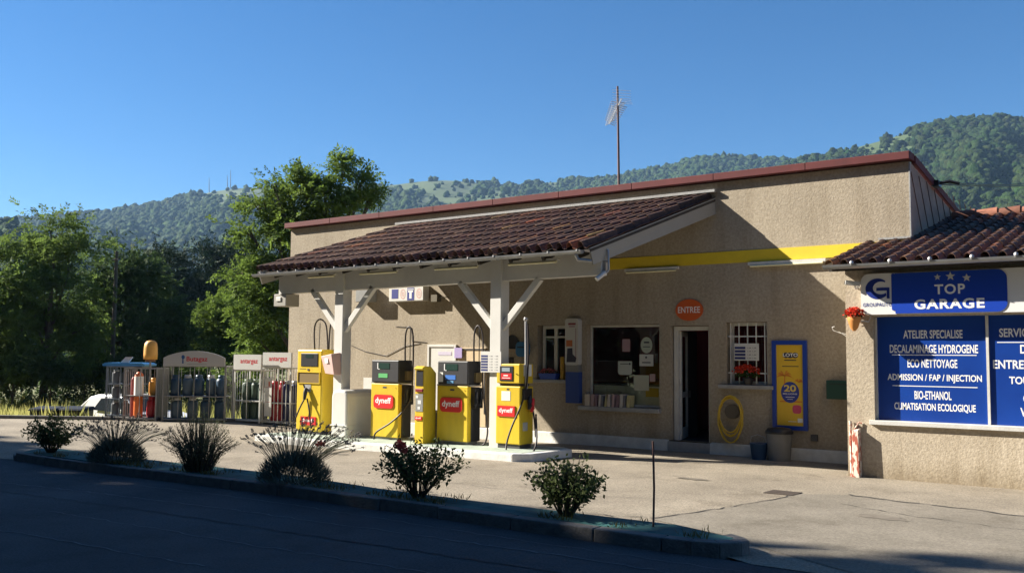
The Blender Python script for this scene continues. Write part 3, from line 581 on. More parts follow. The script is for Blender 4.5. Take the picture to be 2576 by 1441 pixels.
# ------------------------------------------------------------------ forecourt canopy
CAN_SIDE = mat("canopy_grey_paint", (.30, .285, .25), .6, var=.06, vscale=3)
cn = thing("canopy", "tiled lean-to canopy on white braced posts over the fuel pumps", "canopy", (-12.5, 13.9, 0))
eL, eR, tL, tR = (-17.22, 13.45, 3.62), (-8.52, 13.45, 3.62), (-15.72, 16.49, 4.80), (-7.66, 16.49, 4.80)
tile_roof("tiled_roof", eL, eR, tL, tR, 41, 8, 4, cn, amp=.092)
dn = Vector((0, 0, -.05))
def quad_slab(mb, q, th): a = [Vector(p)+dn for p in q]; b = [p-Vector((0, 0, th)) for p in a]; mb.hexa(b+a)
mb = MB(); quad_slab(mb, [eL, eR, tR, tL], .05); mb.build("roof_deck", DECK, cn)
for a, b in ((eR, tR), (eL, tL)):
    mb = MB(); a, b = Vector(a), Vector(b); s_ = .03 if a.x > -10 else -.03
    p = [a+Vector((0, .12, -.30)), b+Vector((0, 0, -.34))]; mb.hexa([p[0]+Vector((-s_, 0, 0)), p[0], p[1], p[1]+Vector((-s_, 0, 0)), a+Vector((-s_, 0, -.03)), a+Vector((0, 0, -.03)), b+Vector((0, 0, -.03)), b+Vector((-s_, 0, -.03))] if s_ > 0 else [p[0], p[0]+Vector((-s_, 0, 0)), p[1]+Vector((-s_, 0, 0)), p[1], a+Vector((0, 0, -.03)), a+Vector((-s_, 0, -.03)), b+Vector((-s_, 0, -.03)), b+Vector((0, 0, -.03))])
    mb.build("verge_board", CAN_SIDE, cn)
mb = MB(); mb.bar((-15.9, 16.44, 4.90), (-7.64, 16.44, 4.90), .07, .05); mb.build("flashing", SILLM, cn)
for k in range(12):
    mb = MB(); u = (k+.5)/12; a = Vector(eL).lerp(Vector(eR), u); b = Vector(tL).lerp(Vector(tR), u); mb.bar(a.lerp(b, .04)+Vector((0, 0, -.17)), b+Vector((0, 0, -.17)), .08, .12); mb.build("rafter", DECK, cn)
# gutter with brackets
mb = MB(); n_ = 7; gx0, gx1, gyc, gzc = -17.25, -8.62, 13.37, 3.555
prof = [(.065*math.cos(R(180+180*k/n_)), .065*math.sin(R(180+180*k/n_))) for k in range(n_+1)]
def gutter(mb, x0, x1, yc, zc, drop=0.):
    vs = []; k = len(prof)
    for x, dz in ((x0, -drop), (x1, 0)):
        for s_ in (1., .88):
            for a, b in prof: vs.append((x, yc+a*s_, zc+b*s_+dz))
    fs = []
    for i in range(k-1): fs += [(i, 2*k+i, 2*k+i+1, i+1), (k+i+1, 3*k+i+1, 3*k+i, k+i)]
    fs += [(0, k, 3*k, 2*k), (k-1, 2*k+k-1, 3*k+k-1, 2*k-1), tuple(range(k)), tuple(range(2*k, 3*k))]
    mb.add(vs, fs)
gutter(mb, gx0, gx1, gyc, gzc, .03); gt = mb.build("gutter", ZINC, cn)
for k in range(15): xx = gx0+.3+k*.59; mb = MB(); mb.box(xx-.012, xx+.012, gyc-.072, gyc+.09, gzc-.02, gzc+.012); mb.build("gutter_bracket", STEEL, gt)
mb = MB(); mb.tube([(-8.75, 13.37, 3.5), (-8.72, 13.4, 3.4), (-8.55, 13.55, 3.38)], .035, 8); mb.build("gutter_outlet", ZINC, cn)
# eaves beam, posts and braces
mb = MB(); mb.hexa([(-16.9, 13.79, 3.10), (-8.5, 13.79, 3.16), (-8.5, 13.97, 3.16), (-16.9, 13.97, 3.10), (-16.9, 13.79, 3.55), (-8.5, 13.79, 3.55), (-8.5, 13.97, 3.55), (-16.9, 13.97, 3.55)]); mb.build("beam", WHITE, cn, bevel=.008)
for x0, zt in ((-15.02, 3.56), (-10.86, 3.56)):
    mb = MB(); mb.box(x0, x0+.25, 13.74, 13.99, gz(x0)+.1, zt); mb.build("post", WHITE, cn, bevel=.01)
    for s_ in (-1, 1):
        xb = x0 if s_ < 0 else x0+.25; mb = MB(); mb.bar((xb-s_*.04, 13.84, 2.28), (xb+s_*.80, 13.84, 3.16), .10, .12, (0, 0, 1)); mb.build("brace", WHITE, cn, bevel=.006)
mb = MB(); mb.box(-16.85, -16.45, 13.62, 14.0, 2.82, 3.09); mb.build("end_box", CAN_SIDE, cn, bevel=.01)
mb = MB(); mb.box(-16.76, -16.6, 13.6, 13.622, 2.93, 3.02); mb.build("lamp", WHITE, cn, bevel=.008)
TUBE = mat("fluorescent_tube", (.78, .74, .48), .4)
for a, b in ((-15.72, -14.92), (-14.15, -13.12), (-12.12, -11.06), (-10.35, -9.30)):
    mb = MB(); mb.box(a-.04, b+.04, 13.60, 13.66, 3.44, 3.48); f = mb.build("light_fitting", WHITE_OLD, cn)
    mb = MB(); mb.tube([(a, 13.61, 3.415), (b, 13.61, 3.415)], .022, 8); mb.build("tube", TUBE, f)
mb = MB(); mb.box(-8.50, -8.44, 13.82, 13.94, 3.22, 3.5); mb.build("end_plate", STEEL, cn)
cc = thing("security_camera", "white security camera on an arm at the right end of the canopy beam", "camera", (-8.45, 13.9, 3.3))
mb = MB(); mb.tube([(-8.47, 13.86, 3.62), (-8.4, 13.84, 3.58), (-8.38, 13.83, 3.25), (-8.42, 13.8, 3.18)], .018, 6); mb.tube([(-8.47, 13.86, 3.4), (-8.38, 13.83, 3.38)], .015, 6); mb.build("arm", STEEL, cc)
mb = MB(); mb.tube([(-8.44, 13.80, 3.2), (-8.52, 13.66, 3.08)], .042, 12); mb.build("housing", WHITE, cc)
# lamp tubes on the wall
for a, b, lab in ((-9.6, -8.41, "long wall light fitting under the yellow band above the display window"), (-7.01, -5.58, "long wall light fitting under the yellow band, the one nearer the garage")):
    t = thing("wall_light", lab, "light fitting", (a, W, 3.5), 0, "strip lights under the yellow band")
    mb = MB(); mb.box(a, b, W-.07, W-.015, 3.46, 3.515); mb.build("body", WHITE_OLD, t, bevel=.005)
    mb = MB(); mb.tube([(a+.05, W-.075, 3.44), (b-.05, W-.075, 3.44)], .02, 8); mb.build("tube", TUBE, t)

# ------------------------------------------------------------------ the garage
G = 14.83
ga = thing("garage_building", "low tan roughcast garage with a brown tiled roof and a wide blue window", "building", (-4.7, 14.83, 0))
mb = MB(); wall_holes(mb, -4.74, 3.5, -.3, 3.16, G, .16, [(-4.33, 3.0, .86, 2.42)])
mb.add([(-4.74, G, -.3), (-4.74, W-.005, -.3), (-4.74, W-.005, 3.6), (-4.74, G, 3.16)], [(0, 3, 2, 1)])
mb.build("wall", M_PLASTER2, ga)
tile_roof("tiled_roof", (-4.90, 14.48, 3.2), (3.5, 14.48, 3.2), (-4.90, 19.4, 4.43), (3.5, 19.4, 4.43), 39, 15, 9, ga, orange=.02)
mb = MB(); quad_slab(mb, [(-4.88, 14.52, 3.21), (3.5, 14.52, 3.21), (3.5, 19.4, 4.43), (-4.88, 19.4, 4.43)], .06); mb.build("roof_deck", DECK, ga)
ORT = mat("orange_clay", (.22, .085, .05), .8, var=.25, vscale=9, tint=True)
mb = MB(); rg = random.Random(8); x = -4.15
while x < 3.4:
    k = rg.uniform(.7, 1.3); mb.tc = (k, k, k); mb.tube([(x, 19.4, 4.46), (x+.4, 19.4, 4.475)], [.11, .125], 12); x += .38
mb.build("ridge_tiles", ORT, ga)
mb = MB(); gutter(mb, -4.93, 3.5, 14.42, 3.19); gt = mb.build("gutter", ZINC, ga)
for k in range(9): xx = -4.5+k*.55; mb = MB(); mb.box(xx-.01, xx+.01, 14.35, 14.5, 3.17, 3.2); mb.lathe([(.028, 0), (.032, .03), (.01, .05)], (xx+.01, 14.36, 3.19), 8); mb.build("gutter_bracket", STEEL, gt)
mb = MB(); mb.box(-4.7, -4.18, 16.47, 16.49, 3.775, 3.81); mb.build("flashing", SILLM, ga)
mb = MB(); mb.box(-4.40, 3.1, G-.06, G+.15, .80, .865); mb.build("sill", WHITE_OLD, ga, bevel=.006)
BLUEV = mat("blue_window_vinyl", (.008, .036, .22), .28, col2=(.010, .060, .33), vscale=.5)
mb = MB(); mb.box(-4.33, 3.0, G+.13, G+.15, .866, 2.415); wv = mb.build("window", BLUEV, ga)
mb = MB(); mb.box(-2.80, -2.765, G+.10, G+.13, .87, 2.41); mb.box(-4.33, -4.31, G+.1, G+.13, .87, 2.41); mb.build("mullion", WHITE_OLD, wv)
mb = MB(); yy = G+.1285
for s_, x0, x1, zc, sl_ in (("ATELIER SPECIALISE", -3.93, -3.11, 2.15, 0), ("DECALAMINAGE HYDROGENE", -4.13, -2.91, 1.935, 0), ("ECO NETTOYAGE", -3.88, -3.19, 1.72, 0), ("ADMISSION / FAP / INJECTION", -4.17, -2.87, 1.50, 0), ("BIO-ETHANOL", -3.79, -3.28, 1.255, 0), ("CLIMATISATION ECOLOGIQUE", -4.08, -2.96, 1.075, 0),
        ("SERVICES RAPIDES", -2.63, -1.68, 2.165, 0), ("DIAGNOSTIC", -2.37, -1.6, 1.935, 0), ("ENTRETIEN REVISION", -2.72, -1.45, 1.72, 0), ("TOUTES MARQUES", -2.52, -1.5, 1.49, 0), ("GEOMETRIE", -2.35, -1.65, 1.25, 0), ("VEHICULES NEUFS", -2.39, -1.5, 1.06, 0)):
    h = .062; put_text(mb, s_, x0, x1, zc-h, zc+h, yy, .022)
for x0, x1, z in ((-4.10, -2.93, 1.845), (-4.10, -2.93, 1.385), (-2.66, -1.2, 2.03)): mb.box(x0, x1, yy-.001, yy+.001, z-.006, z+.006)
mb.build("lettering", TEXTW, wv)
# ------------------------------------------------------------------ pump island
isl = thing("pump_island", "white painted concrete island the pumps stand on", "island", (-13, 13.7, 0))
mb = MB(); mb.slab([(-16.6, 13.0), (-15, 12.97), (-12, 12.97), (-9.75, 12.97), (-9.5, 13.2), (-9.42, 14.3), (-9.7, 14.5), (-16.6, 14.5)], lambda x: gz(x)-.1, lambda x: gz(x)+.14)
mb.build("kerb_body", mat("island_white", (.66, .66, .62), .8, var=.18, vscale=3.5, bump=.3, bscale=30), isl, bevel=.02)
mb = MB(); mb.slab([(-16.5, 13.16), (-12, 13.14), (-9.68, 13.14), (-9.58, 14.35), (-16.5, 14.4)], lambda x: gz(x)+.1, lambda x: gz(x)+.1445)
mb.build("top_slab", mat("island_top", (.34, .40, .33), .85, var=.25, vscale=4), isl)
def logo_plate(pt, x0, x1, z0, z1, y, rounded=True, txt="dyneff"):
    mb = MB(); mb.prism(rrect(x0, x1, z0, z1, (z1-z0)*.28, 5) if rounded else [(x0, z0), (x1, z0), (x1, z1), (x0, z1)], y-.018, y); p = mb.build("logo_plate", RED, pt)
    mb = MB(); dx, dz = x1-x0, z1-z0; put_text(mb, txt, x0+.10*dx, x1-.10*dx, z0+.24*dz, z1-.2*dz, y-.0195, .02); mb.build("lettering", TEXTW, p)
def hose(pt, pts, r=.017, name="hose", k=6):
    q = [Vector(p) for p in pts]; out = []
    for i in range(len(q)-1):
        p0, p1, p2, p3 = q[max(0, i-1)], q[i], q[i+1], q[min(len(q)-1, i+2)]
        for s_ in range(k): t = s_/k; out.append(.5*((2*p1)+(p2-p0)*t+(2*p0-5*p1+4*p2-p3)*t*t+(3*p1-p0-3*p2+p3)*t**3))
    out.append(q[-1]); mb = MB(); mb.tube(out, r, 7); return mb.build(name, RUBBER, pt)
def nozzle(pt, p, m=BLACK, side=0):
    x, y, z = p; mb = MB(); mb.tube([(x, y, z+.12), (x+.01, y-.03, z+.02), (x+.01, y-.05, z-.12)], [.035, .045, .03], 8); mb.tube([(x-.01, y-.02, z+.1), (x-.05, y-.03, z+.2)], .016, 6)
    mb.tube([(x+.03, y-.05, z+.02), (x+.075, y-.06, z-.05), (x+.03, y-.05, z-.11)], .01, 6); return mb.build("nozzle", m, pt)
# pump 1: tall one-piece yellow pump left of the first post
p1 = thing("fuel_pump", "tall one-piece yellow fuel pump at the left end of the island beside a braced post", "fuel pump", (-15.7, 13.9, .06))
a, b, y, yb, z0, z1 = -16.14, -15.35, 13.72, 14.18, gz(-15.7)+.14, 1.88
mb = MB(); mb.box(a, b, y, yb, z0+.07, z1); mb.build("body", YELLOW, p1, bevel=.03)
mb = MB(); mb.box(a+.04, b-.04, y+.03, yb-.03, z0, z0+.07); mb.build("base", DKGREY, p1)
mb = MB(); mb.box(-16.01, -15.48, y-.012, y+.002, 1.52, 1.80); dpl = mb.build("display", BLACK, p1, bevel=.006)
mb = MB(); mb.box(-15.86, -15.62, y-.016, y-.0125, 1.70, 1.77); mb.build("screen", LCD, dpl)
mb = MB(); mb.box(-16.09, -15.41, y-.006, y+.002, 1.17, 1.39); mb.build("recess", mat("brown_recess", (.16, .10, .02), .6), p1)
mb = MB(); frame(mb, -16.10, -15.40, 1.155, 1.405, y-.022, .015, .02); mb.build("recess_frame", YELLOW, p1)
mb = MB(); mb.box(-16.05, -15.85, y-.004, y+.001, 1.462, 1.472); mb.box(-15.80, -15.75, y-.012, y+.001, 1.43, 1.47); mb.build("marking", INK, p1)
mb = MB(); mb.box(-15.9, -15.68, y-.008, y+.001, .98, 1.14); mb.build("nozzle_holder", STEEL, p1, bevel=.01)
nozzle(p1, (-15.79, y-.04, .94)); logo_plate(p1, -15.98, -15.50, .28, .46, y-.001, False)
hose(p1, [(-15.80, y-.05, .86), (-15.93, y-.09, .62), (-16.09, y-.1, .3), (-16.2, y-.05, gz(-16)+.2)]); hose(p1, [(-15.74, y-.05, .84), (-15.62, y-.09, .6), (-15.58, y-.09, .35), (-15.57, y-.06, .22)])
hose(p1, [(-15.85, 13.95, 1.86), (-15.88, 13.95, 2.25), (-15.83, 13.95, 2.46), (-15.68, 13.95, 2.53), (-15.52, 13.95, 2.42), (-15.46, 13.95, 2.15), (-15.44, 13.95, 1.86)])
hose(p1, [(-15.46, 14.0, 1.86), (-15.44, 14.0, 2.3), (-15.36, 14.0, 2.54), (-15.28, 14.0, 2.56), (-15.2, 14.0, 2.38), (-15.2, 14.0, 2.1), (-15.3, 14.0, 1.86)])
mb = MB(); mb.tube([(-15.75, 13.98, 1.86), (-15.73, 13.98, 2.45)], .008, 6); mb.tube([(-15.38, 14.02, 1.86), (-15.4, 14.02, 2.5)], .008, 6); mb.build("hose_mast", DKGREY, p1)
# pumps 2 and 3: black head on a yellow cabinet
def head_pump(a, label, sticker, extra):
    b = a+.76; y = 13.74; yb = 14.10; z0 = gz(a)+.14
    t = thing("fuel_pump", label, "fuel pump", (a+.38, 13.9, z0), 0, "black-headed fuel pumps on the island")
    mb = MB(); mb.box(a, b, y, y+.10, z0+.07, 1.21); mb.build("front_panel", YELLOW, t, bevel=.012)
    mb = MB(); mb.box(a+.01, b+.015, y+.101, yb, z0+.07, 1.19); mb.build("cabinet", HEADM, t, bevel=.02)
    mb = MB(); mb.box(a+.03, b-.03, y+.03, yb-.04, z0, z0+.07); mb.build("base", GREY, t)
    mb = MB(); mb.box(a+.02, b+.01, y-.015, yb+.02, 1.235, 1.675); hd = mb.build("head", HEADM, t, bevel=.018)
    mb = MB(); mb.box(a-.02, b+.03, y+.02, yb, 1.205, 1.235); mb.build("shelf", GREY, t)
    mb = MB(); mb.box(a+.23, a+.52, y-.021, y-.0155, 1.50, 1.62); mb.build("screen", mat("green_lcd", (.03, .06, .05), .2), hd)
    mb = MB(); mb.box(a+.185, a+.205, y-.021, y-.0155, 1.50, 1.62); mb.box(a+.205, a+.25, y-.021, y-.0155, 1.49, 1.505); mb.build("marking", TEXTW, hd)
    mb = MB(); mb.box(a+.22, a+.47, y-.021, y-.0155, 1.325, 1.41); mb.build("sticker", sticker, hd)
    if extra:
        mb = MB(); mb.box(a+.26, a+.42, y-.021, y-.0155, 1.25, 1.305); mb.build("sticker", mat("sky_blue_sticker", (.12, .32, .55), .5), hd)
        mb = MB(); mb.box(a+.03, a+.16, y-.021, y-.0155, 1.28, 1.46); mb.build("sticker", PAPER, hd)
    mb = MB(); mb.box(a+.33, a+.43, y-.004, y+.001, 1.12, 1.15); mb.lathe([(.012, 0), (.012, .004)], (a+.68, y-.003, 1.13), 8); mb.build("lock", INK, t)
    logo_plate(t, a+.09, a+.63, .72, .99, y-.001)
    mb = MB(); mb.box(b+.012, b+.10, y+.10, yb-.03, .80, 1.18); mb.build("nozzle_boot", BLACK, t, bevel=.01)
    mb = MB(); mb.box(b+.012, b+.07, y+.16, yb-.02, 1.28, 1.46); mb.build("side_plate", mat("bronze_plate", (.20, .15, .07), .5, metal=.3), t)
    for q in (0, 1): nozzle(t, (b+.10, y+.14+.14*q, .98))
    hx = a+.80; hose(t, [(hx-.07, 13.95, 1.5), (hx-.08, 13.95, 2.0), (hx-.06, 13.95, 2.24), (hx+.02, 13.95, 2.34), (hx+.11, 13.95, 2.24), (hx+.14, 13.95, 2.0), (hx+.14, 13.95, 1.55)]+([(hx+.17, 13.93, 1.1), (hx+.28, 13.9, .62), (hx+.32, 13.88, .35), (hx+.25, 13.86, z0+.04), (hx+.05, 13.8, z0+.02)] if extra else [(hx+.12, 13.93, 1.0), (hx+.05, 13.8, .7), (hx-.2, 13.70, .45), (hx-.55, 13.66, .25), (hx-.62, 13.66, z0+.02)]))
    mb = MB(); mb.tube([(hx+.01, 14.0, 1.6), (hx+.01, 14.0, 2.32)], .009, 6); mb.build("hose_mast", DKGREY, t)
head_pump(-13.90, "black-headed yellow fuel pump beside the white tank, green sticker on its head", mat("green_sticker", (.10, .42, .14), .5), False)
head_pump(-12.13, "black-headed yellow fuel pump right of the thin payment post, blue stickers on its head", mat("blue_sticker", (.03, .16, .55), .5), True)
# payment post
k = thing("payment_post", "slim yellow payment terminal standing between the two black-headed pumps", "payment terminal", (-12.3, 13.7, .1))
x0, x1, y0, y1 = -12.43, -12.21, 13.45, 13.80
mb = MB(); n0 = len(mb.v); prof_ = [(y0, gz(x0)+.14), (y1, gz(x0)+.14), (y1, 1.44), (y1-.14, 1.56), (y0+.03, 1.575), (y0-.04, 1.54), (y0-.04, 1.515), (y0, 1.50)]
np_ = len(prof_); mb.add([(x0, p, q) for p, q in prof_]+[(x1, p, q) for p, q in prof_], [tuple(range(np_))[::-1], tuple(range(np_, 2*np_))]+[(i, (i+1) % np_, np_+(i+1) % np_, np_+i) for i in range(np_)])
mb.build("body", YELLOW, k, bevel=.008)
mb = MB(); mb.box(x0+.025, x1-.02, y0-.006, y0+.001, 1.20, 1.485); mb.build("screen", BLACK, k)
mb = MB(); mb.box(x0+.03, x1-.01, y0-.03, y0+.001, 1.09, 1.15); mb.build("card_reader", mat("dark_red_plastic", (.22, .02, .03), .4), k, bevel=.006)
mb = MB(); mb.box(x0+.015, x1-.015, y0-.008, y0+.001, .72, 1.05); kp = mb.build("keypad_panel", GREY, k)
mb = MB(); mb.box(x0+.03, x0+.09, y0-.011, y0-.0085, .97, 1.02); mb.box(x0+.08, x0+.16, y0-.011, y0-.0085, .86, .93); mb.box(x0+.08, x0+.14, y0-.011, y0-.0085, .76, .81); mb.build("keypad", PAPER, kp)
logo_plate(k, x0+.02, x1-.03, .56, .63, y0-.001, False)
# pump 4: yellow head with a red sign, hoses on the right
p4 = thing("fuel_pump", "yellow fuel pump with a yellow head at the right end of the island", "fuel pump", (-10.4, 13.9, .14))
a, b, y, yb = -10.68, -10.13, 13.70, 14.10
mb = MB(); mb.box(a, b, y, yb, .21, 1.24); mb.build("body", YELLOW, p4, bevel=.018)
mb = MB(); mb.box(a+.03, b-.03, y+.03, yb-.03, .135, .21); mb.build("base", DKGREY, p4)
mb = MB(); mb.box(a+.02, b-.005, y-.01, yb, 1.29, 1.64); h4 = mb.build("head", YELLOW, p4, bevel=.018)
mb = MB(); mb.box(a+.06, b-.05, y+.04, yb-.06, 1.24, 1.29); mb.build("neck", DKGREY, p4)
mb = MB(); mb.box(a+.10, a+.40, y-.02, y-.011, 1.33, 1.60); dp = mb.build("display", BLACK, h4, bevel=.005)
mb = MB(); mb.box(a+.15, a+.33, y-.024, y-.0205, 1.50, 1.57); mb.build("screen", mat("grey_lcd", (.30, .36, .40), .3), dp)
mb = MB(); mb.box(a+.13, a+.37, y-.024, y-.0205, 1.36, 1.47); mb.cur = 1; mb.box(a+.19, a+.29, y-.026, y-.0245, 1.42, 1.44); mb.box(a+.16, a+.34, y-.026, y-.0245, 1.38, 1.392); mb.build("red_notice", [RED, TEXTW], dp)
mb = MB(); mb.lathe([(.018, 0), (.018, .006)], (a+.47, y-.014, 1.46), 8); mb.box(a+.25, a+.3, y-.004, y+.001, 1.17, 1.2); mb.build("lock", INK, p4)
mb = MB(); mb.box(a+.13, a+.33, y-.004, y+.001, .98, 1.15); mb.build("notice", PAPER, p4)
logo_plate(p4, a+.05, a+.44, .70, .89, y-.001, False)
mb = MB(); mb.box(b-.003, b+.008, y+.10, y+.33, 1.42, 1.63); mb.build("notice", PAPER, p4)
mb = MB(); mb.box(b, b+.006, y+.08, y+.22, .45, .6); mb.build("notice", mat("grey_notice", (.4, .4, .38), .7), p4)
mb = MB(); mb.box(b, b+.05, y+.05, y+.3, 1.0, 1.2); mb.build("nozzle_boot", BLACK, p4, bevel=.01)
nozzle(p4, (b+.06, y+.22, .95)); nozzle(p4, (b+.06, y+.3, .90), RED)
mb = MB(); mb.tube([(b+.03, 13.84, 1.2), (b+.02, 13.84, 1.9), (b+.01, 13.84, 2.42)], [.03, .026, .022], 8); mb.lathe([(.03, 0), (.045, .02), (.03, .06)], (b+.01, 13.84, 2.41), 10); mb.build("hose_mast", STEEL, p4)
hose(p4, [(b+.05, 13.84, 2.36), (b+.07, 13.84, 1.9), (b+.05, 13.82, 1.25), (b+.0, 13.72, .9), (b-.12, 13.6, .5), (b-.15, 13.5, .2), (b-.02, 13.38, .02), (b+.22, 13.42, .0), (b+.40, 13.5, .1), (b+.36, 13.7, .3), (b+.2, 13.9, .75)])
hose(p4, [(b+.07, 13.98, .85), (b+.14, 13.95, .6), (b+.2, 13.9, .35)])
# white tank
tk = thing("white_tank", "white moulded plastic tank between the first post and the black-headed pumps", "tank", (-14.5, 14.0, .07))
mb = MB(); prof_ = [(-14.83, .07), (-14.36, .07), (-14.36, .86)]+[(-14.50+.14*math.cos(R(q)), .92+.14*math.sin(R(q))) for q in (0, 30, 60, 90)]+[(-14.68+.15*math.cos(R(q)), .92+.14*math.sin(R(q))) for q in (90, 120, 150, 180)]
mb.prism(prof_, 13.52, 14.4); mb.build("shell", WHITE, tk, bevel=.05, seg=3)
mb = MB(); mb.box(-14.845, -14.345, 13.505, 14.415, .33, .35); mb.build("band", WHITE, tk)
# grey bin by the payment post
bn = thing("litter_bin", "narrow grey litter bin behind the payment post", "bin", (-12.2, 14.0, .1))
mb = MB(); mb.hexa([(-12.30, 13.86, .1), (-12.06, 13.86, .1), (-12.06, 14.1, .1), (-12.30, 14.1, .1), (-12.34, 13.84, .68), (-12.04, 13.84, .68), (-12.04, 14.12, .68), (-12.34, 14.12, .68)]); mb.build("body", mat("bin_grey", (.16, .165, .17), .6), bn, bevel=.01)
mb = MB(); mb.box(-12.37, -12.02, 13.82, 14.14, .68, .73); mb.build("rim", mat("bin_rim", (.32, .33, .34), .5), bn, bevel=.01)
# pink glove dispenser and price board on the posts
gd = thing("glove_dispenser", "faded pink dispenser box fixed to the left canopy post", "dispenser", (-15.0, 13.7, 1.6))
mb = MB(); mb.hexa([(-15.14, 13.62, 1.38), (-14.80, 13.56, 1.36), (-14.78, 13.735, 1.36), (-15.12, 13.735, 1.38), (-15.24, 13.58, 1.74), (-14.83, 13.50, 1.79), (-14.80, 13.735, 1.82), (-15.2, 13.735, 1.76)]); mb.build("box", mat("faded_pink", (.62, .42, .38), .6, var=.08), gd, bevel=.012)
mb = MB(); mb.add([(-15.08, 13.553, 1.6), (-14.96, 13.53, 1.6), (-14.97, 13.53, 1.7), (-15.09, 13.553, 1.7)], [(0, 1, 2, 3)]); mb.build("sticker", PAPER, gd)
def price_board(name, label, x0, x1, z0, z1, y, nrow, split=.5):
    t = thing(name, label, "price sign", ((x0+x1)/2, y, z0)); mb = MB(); mb.box(x0, x1, y-.012, y, z0, z1); mb.build("board", WHITE, t)
    mb = MB(); mb2 = MB(); hh = (z1-z0); 
    for r_ in range(nrow):
        zc = z1-hh*(.16+.80*(r_+.5)/nrow); bh = hh*.27/nrow; mb.box(x0+.01, x0+(x1-x0)*split*.92, y-.0145, y-.0125, zc-bh, zc+bh)
        for c_ in (.62, .84): xx = x0+(x1-x0)*(split+(1-split)*(c_-.5)/.5*.95); put_text(mb2, "1.%d%d" % ((r_*37+47) % 9, (r_*53+int(c_*10)) % 9), xx-.035, xx+.035, zc-bh*.5, zc+bh*.5, y-.0135, .01)
    mb.build("colour_bars", NAVY, t); mb2.build("figures", INK, t); return t
price_board("price_board", "white price board with small blue labels on the right canopy post", -11.03, -10.56, 1.48, 1.86, 13.70, 6, .38)
price_board("price_board", "white price board with dark blue bars hung on the barred window", -7.30, -6.83, 1.73, 2.04, W-.02, 4, .5)

# ------------------------------------------------------------------ things on and by the station wall
ps = thing("lit_sign_box", "white sign box with dark blue and pink panels high on the wall between the posts", "sign", (-15.4, W, 3.2))
mb = MB(); mb.box(-15.95, -14.85, W-.2, W-.003, 3.03, 3.40); mb.build("case", WHITE, ps, bevel=.015)
y = W-.203
mb = MB(); mb.box(-15.86, -15.65, y-.001, y+.002, 3.10, 3.32); mb.build("blue_panel", mat("sign_navy", (.06, .07, .25), .4), ps); mb = MB(); mb.box(-15.36, -15.14, y-.001, y+.002, 3.05, 3.34); mb.build("blue_panel", mat("sign_navy", (.06, .07, .25), .4), ps)
mb = MB(); mb.cur = 0
mb.box(-15.33, -15.17, y-.004, y-.002, 3.235, 3.27); mb.box(-15.285, -15.215, y-.004, y-.002, 3.09, 3.234); mb.box(-15.35, -15.15, y-.004, y-.002, 3.29, 3.31); mb.build("lettering", TEXTW, ps)
mb = MB()
for cx in (-15.50, -14.99):
    for r_ in (.10, .045):
        for q in range(16):
            a0 = 2*math.pi*q/16; a1 = 2*math.pi*(q+.75)/16; r2 = r_-.018
            mb.add([(cx+r_*.8*math.cos(a0), y-.001, 3.2+r_*1.15*math.sin(a0)), (cx+r_*.8*math.cos(a1), y-.001, 3.2+r_*1.15*math.sin(a1)), (cx+r2*.8*math.cos(a1), y-.001, 3.2+r2*1.15*math.sin(a1)), (cx+r2*.8*math.cos(a0), y-.001, 3.2+r2*1.15*math.sin(a0))], [(3, 2, 1, 0)])
mb.build("pink_ring", mat("pink_print", (.75, .38, .34), .5), ps)
wp = thing("wall_plate", "small white plate on the wall beside the white tank", "plate", (-16.75, W, 1.05)); mb = MB(); mb.box(-16.95, -16.55, W-.012, W-.002, .88, 1.22); mb.build("plate", WHITE, wp)
mb = MB(); mb.box(-14.0, -13.78, W-.075, W-.06, 1.72, 1.95); tag(mb.build("notice", mat("violet_notice", (.38, .30, .55), .6)), "violet and white notice on the cream panel beside the white service door", "notice")
mb = MB(); mb.box(-14.52, -14.12, W-.036, W-.031, 1.78, 1.86); tag(mb.build("notice", mat("faded_notice", (.55, .50, .62), .6)), "small faded strip notice on the white service door", "notice")
lb = thing("letter_box", "blue rounded letter box on the wall left of the small window", "letter box", (-12.1, W, 1.9))
mb = MB(); mb.prism(rrect(-12.22, -11.94, 1.76, 2.08, .1, 5), W-.16, W-.003); mb.build("case", mat("letterbox_blue", (.03, .14, .28), .4), lb, bevel=.01)
mb = MB(); mb.box(-12.17, -11.99, W-.165, W-.161, 1.95, 1.975); mb.build("slot", BLACK, lb)
en = thing("entrance_sign", "orange oval sign reading ENTREE above the shop door", "sign", (-8.21, W, 2.67))
mb = MB(); mb.prism(ellipse(-8.21, 2.675, .285, .205, 36), W-.03, W-.004); mb.build("panel", mat("sign_orange", (.60, .10, .015), .5), en)
mb = MB(); put_text(mb, "ENTREE", -8.44, -7.98, 2.62, 2.735, W-.0315, .01); mb.build("lettering", TEXTW, en)
# tall advertising column left of the display window
vd = thing("advert_column", "tall narrow advert panel with a blue base left of the display window", "advert panel", (-10.8, W, .8))
mb = MB(); mb.prism(rrect(-10.96, -10.64, 1.60, 2.55, .05, 4), W-.14, W-.003); mb.build("panel", mat("advert_white", (.55, .54, .50), .5), vd)
y = W-.142
mb = MB(); mb.box(-10.95, -10.63, W-.13, W-.003, .83, 1.46); mb.build("base", mat("advert_blue", (.02, .06, .25), .5), vd)
mb = MB(); mb.box(-10.94, -10.64, W-.12, W-.003, 1.46, 1.60); mb.build("collar", GREY, vd)
mb = MB(); mb.box(-10.93, -10.78, y-.002, y+.001, 1.98, 2.11); mb.build("orange_print", mat("print_orange", (.45, .13, .03), .6), vd)
mb = MB(); mb.prism([(-10.92, 1.66), (-10.70, 1.66), (-10.68, 1.75), (-10.77, 1.82), (-10.78, 1.95), (-10.90, 1.94)], y-.002, y+.001); mb.build("dark_print", INK, vd)
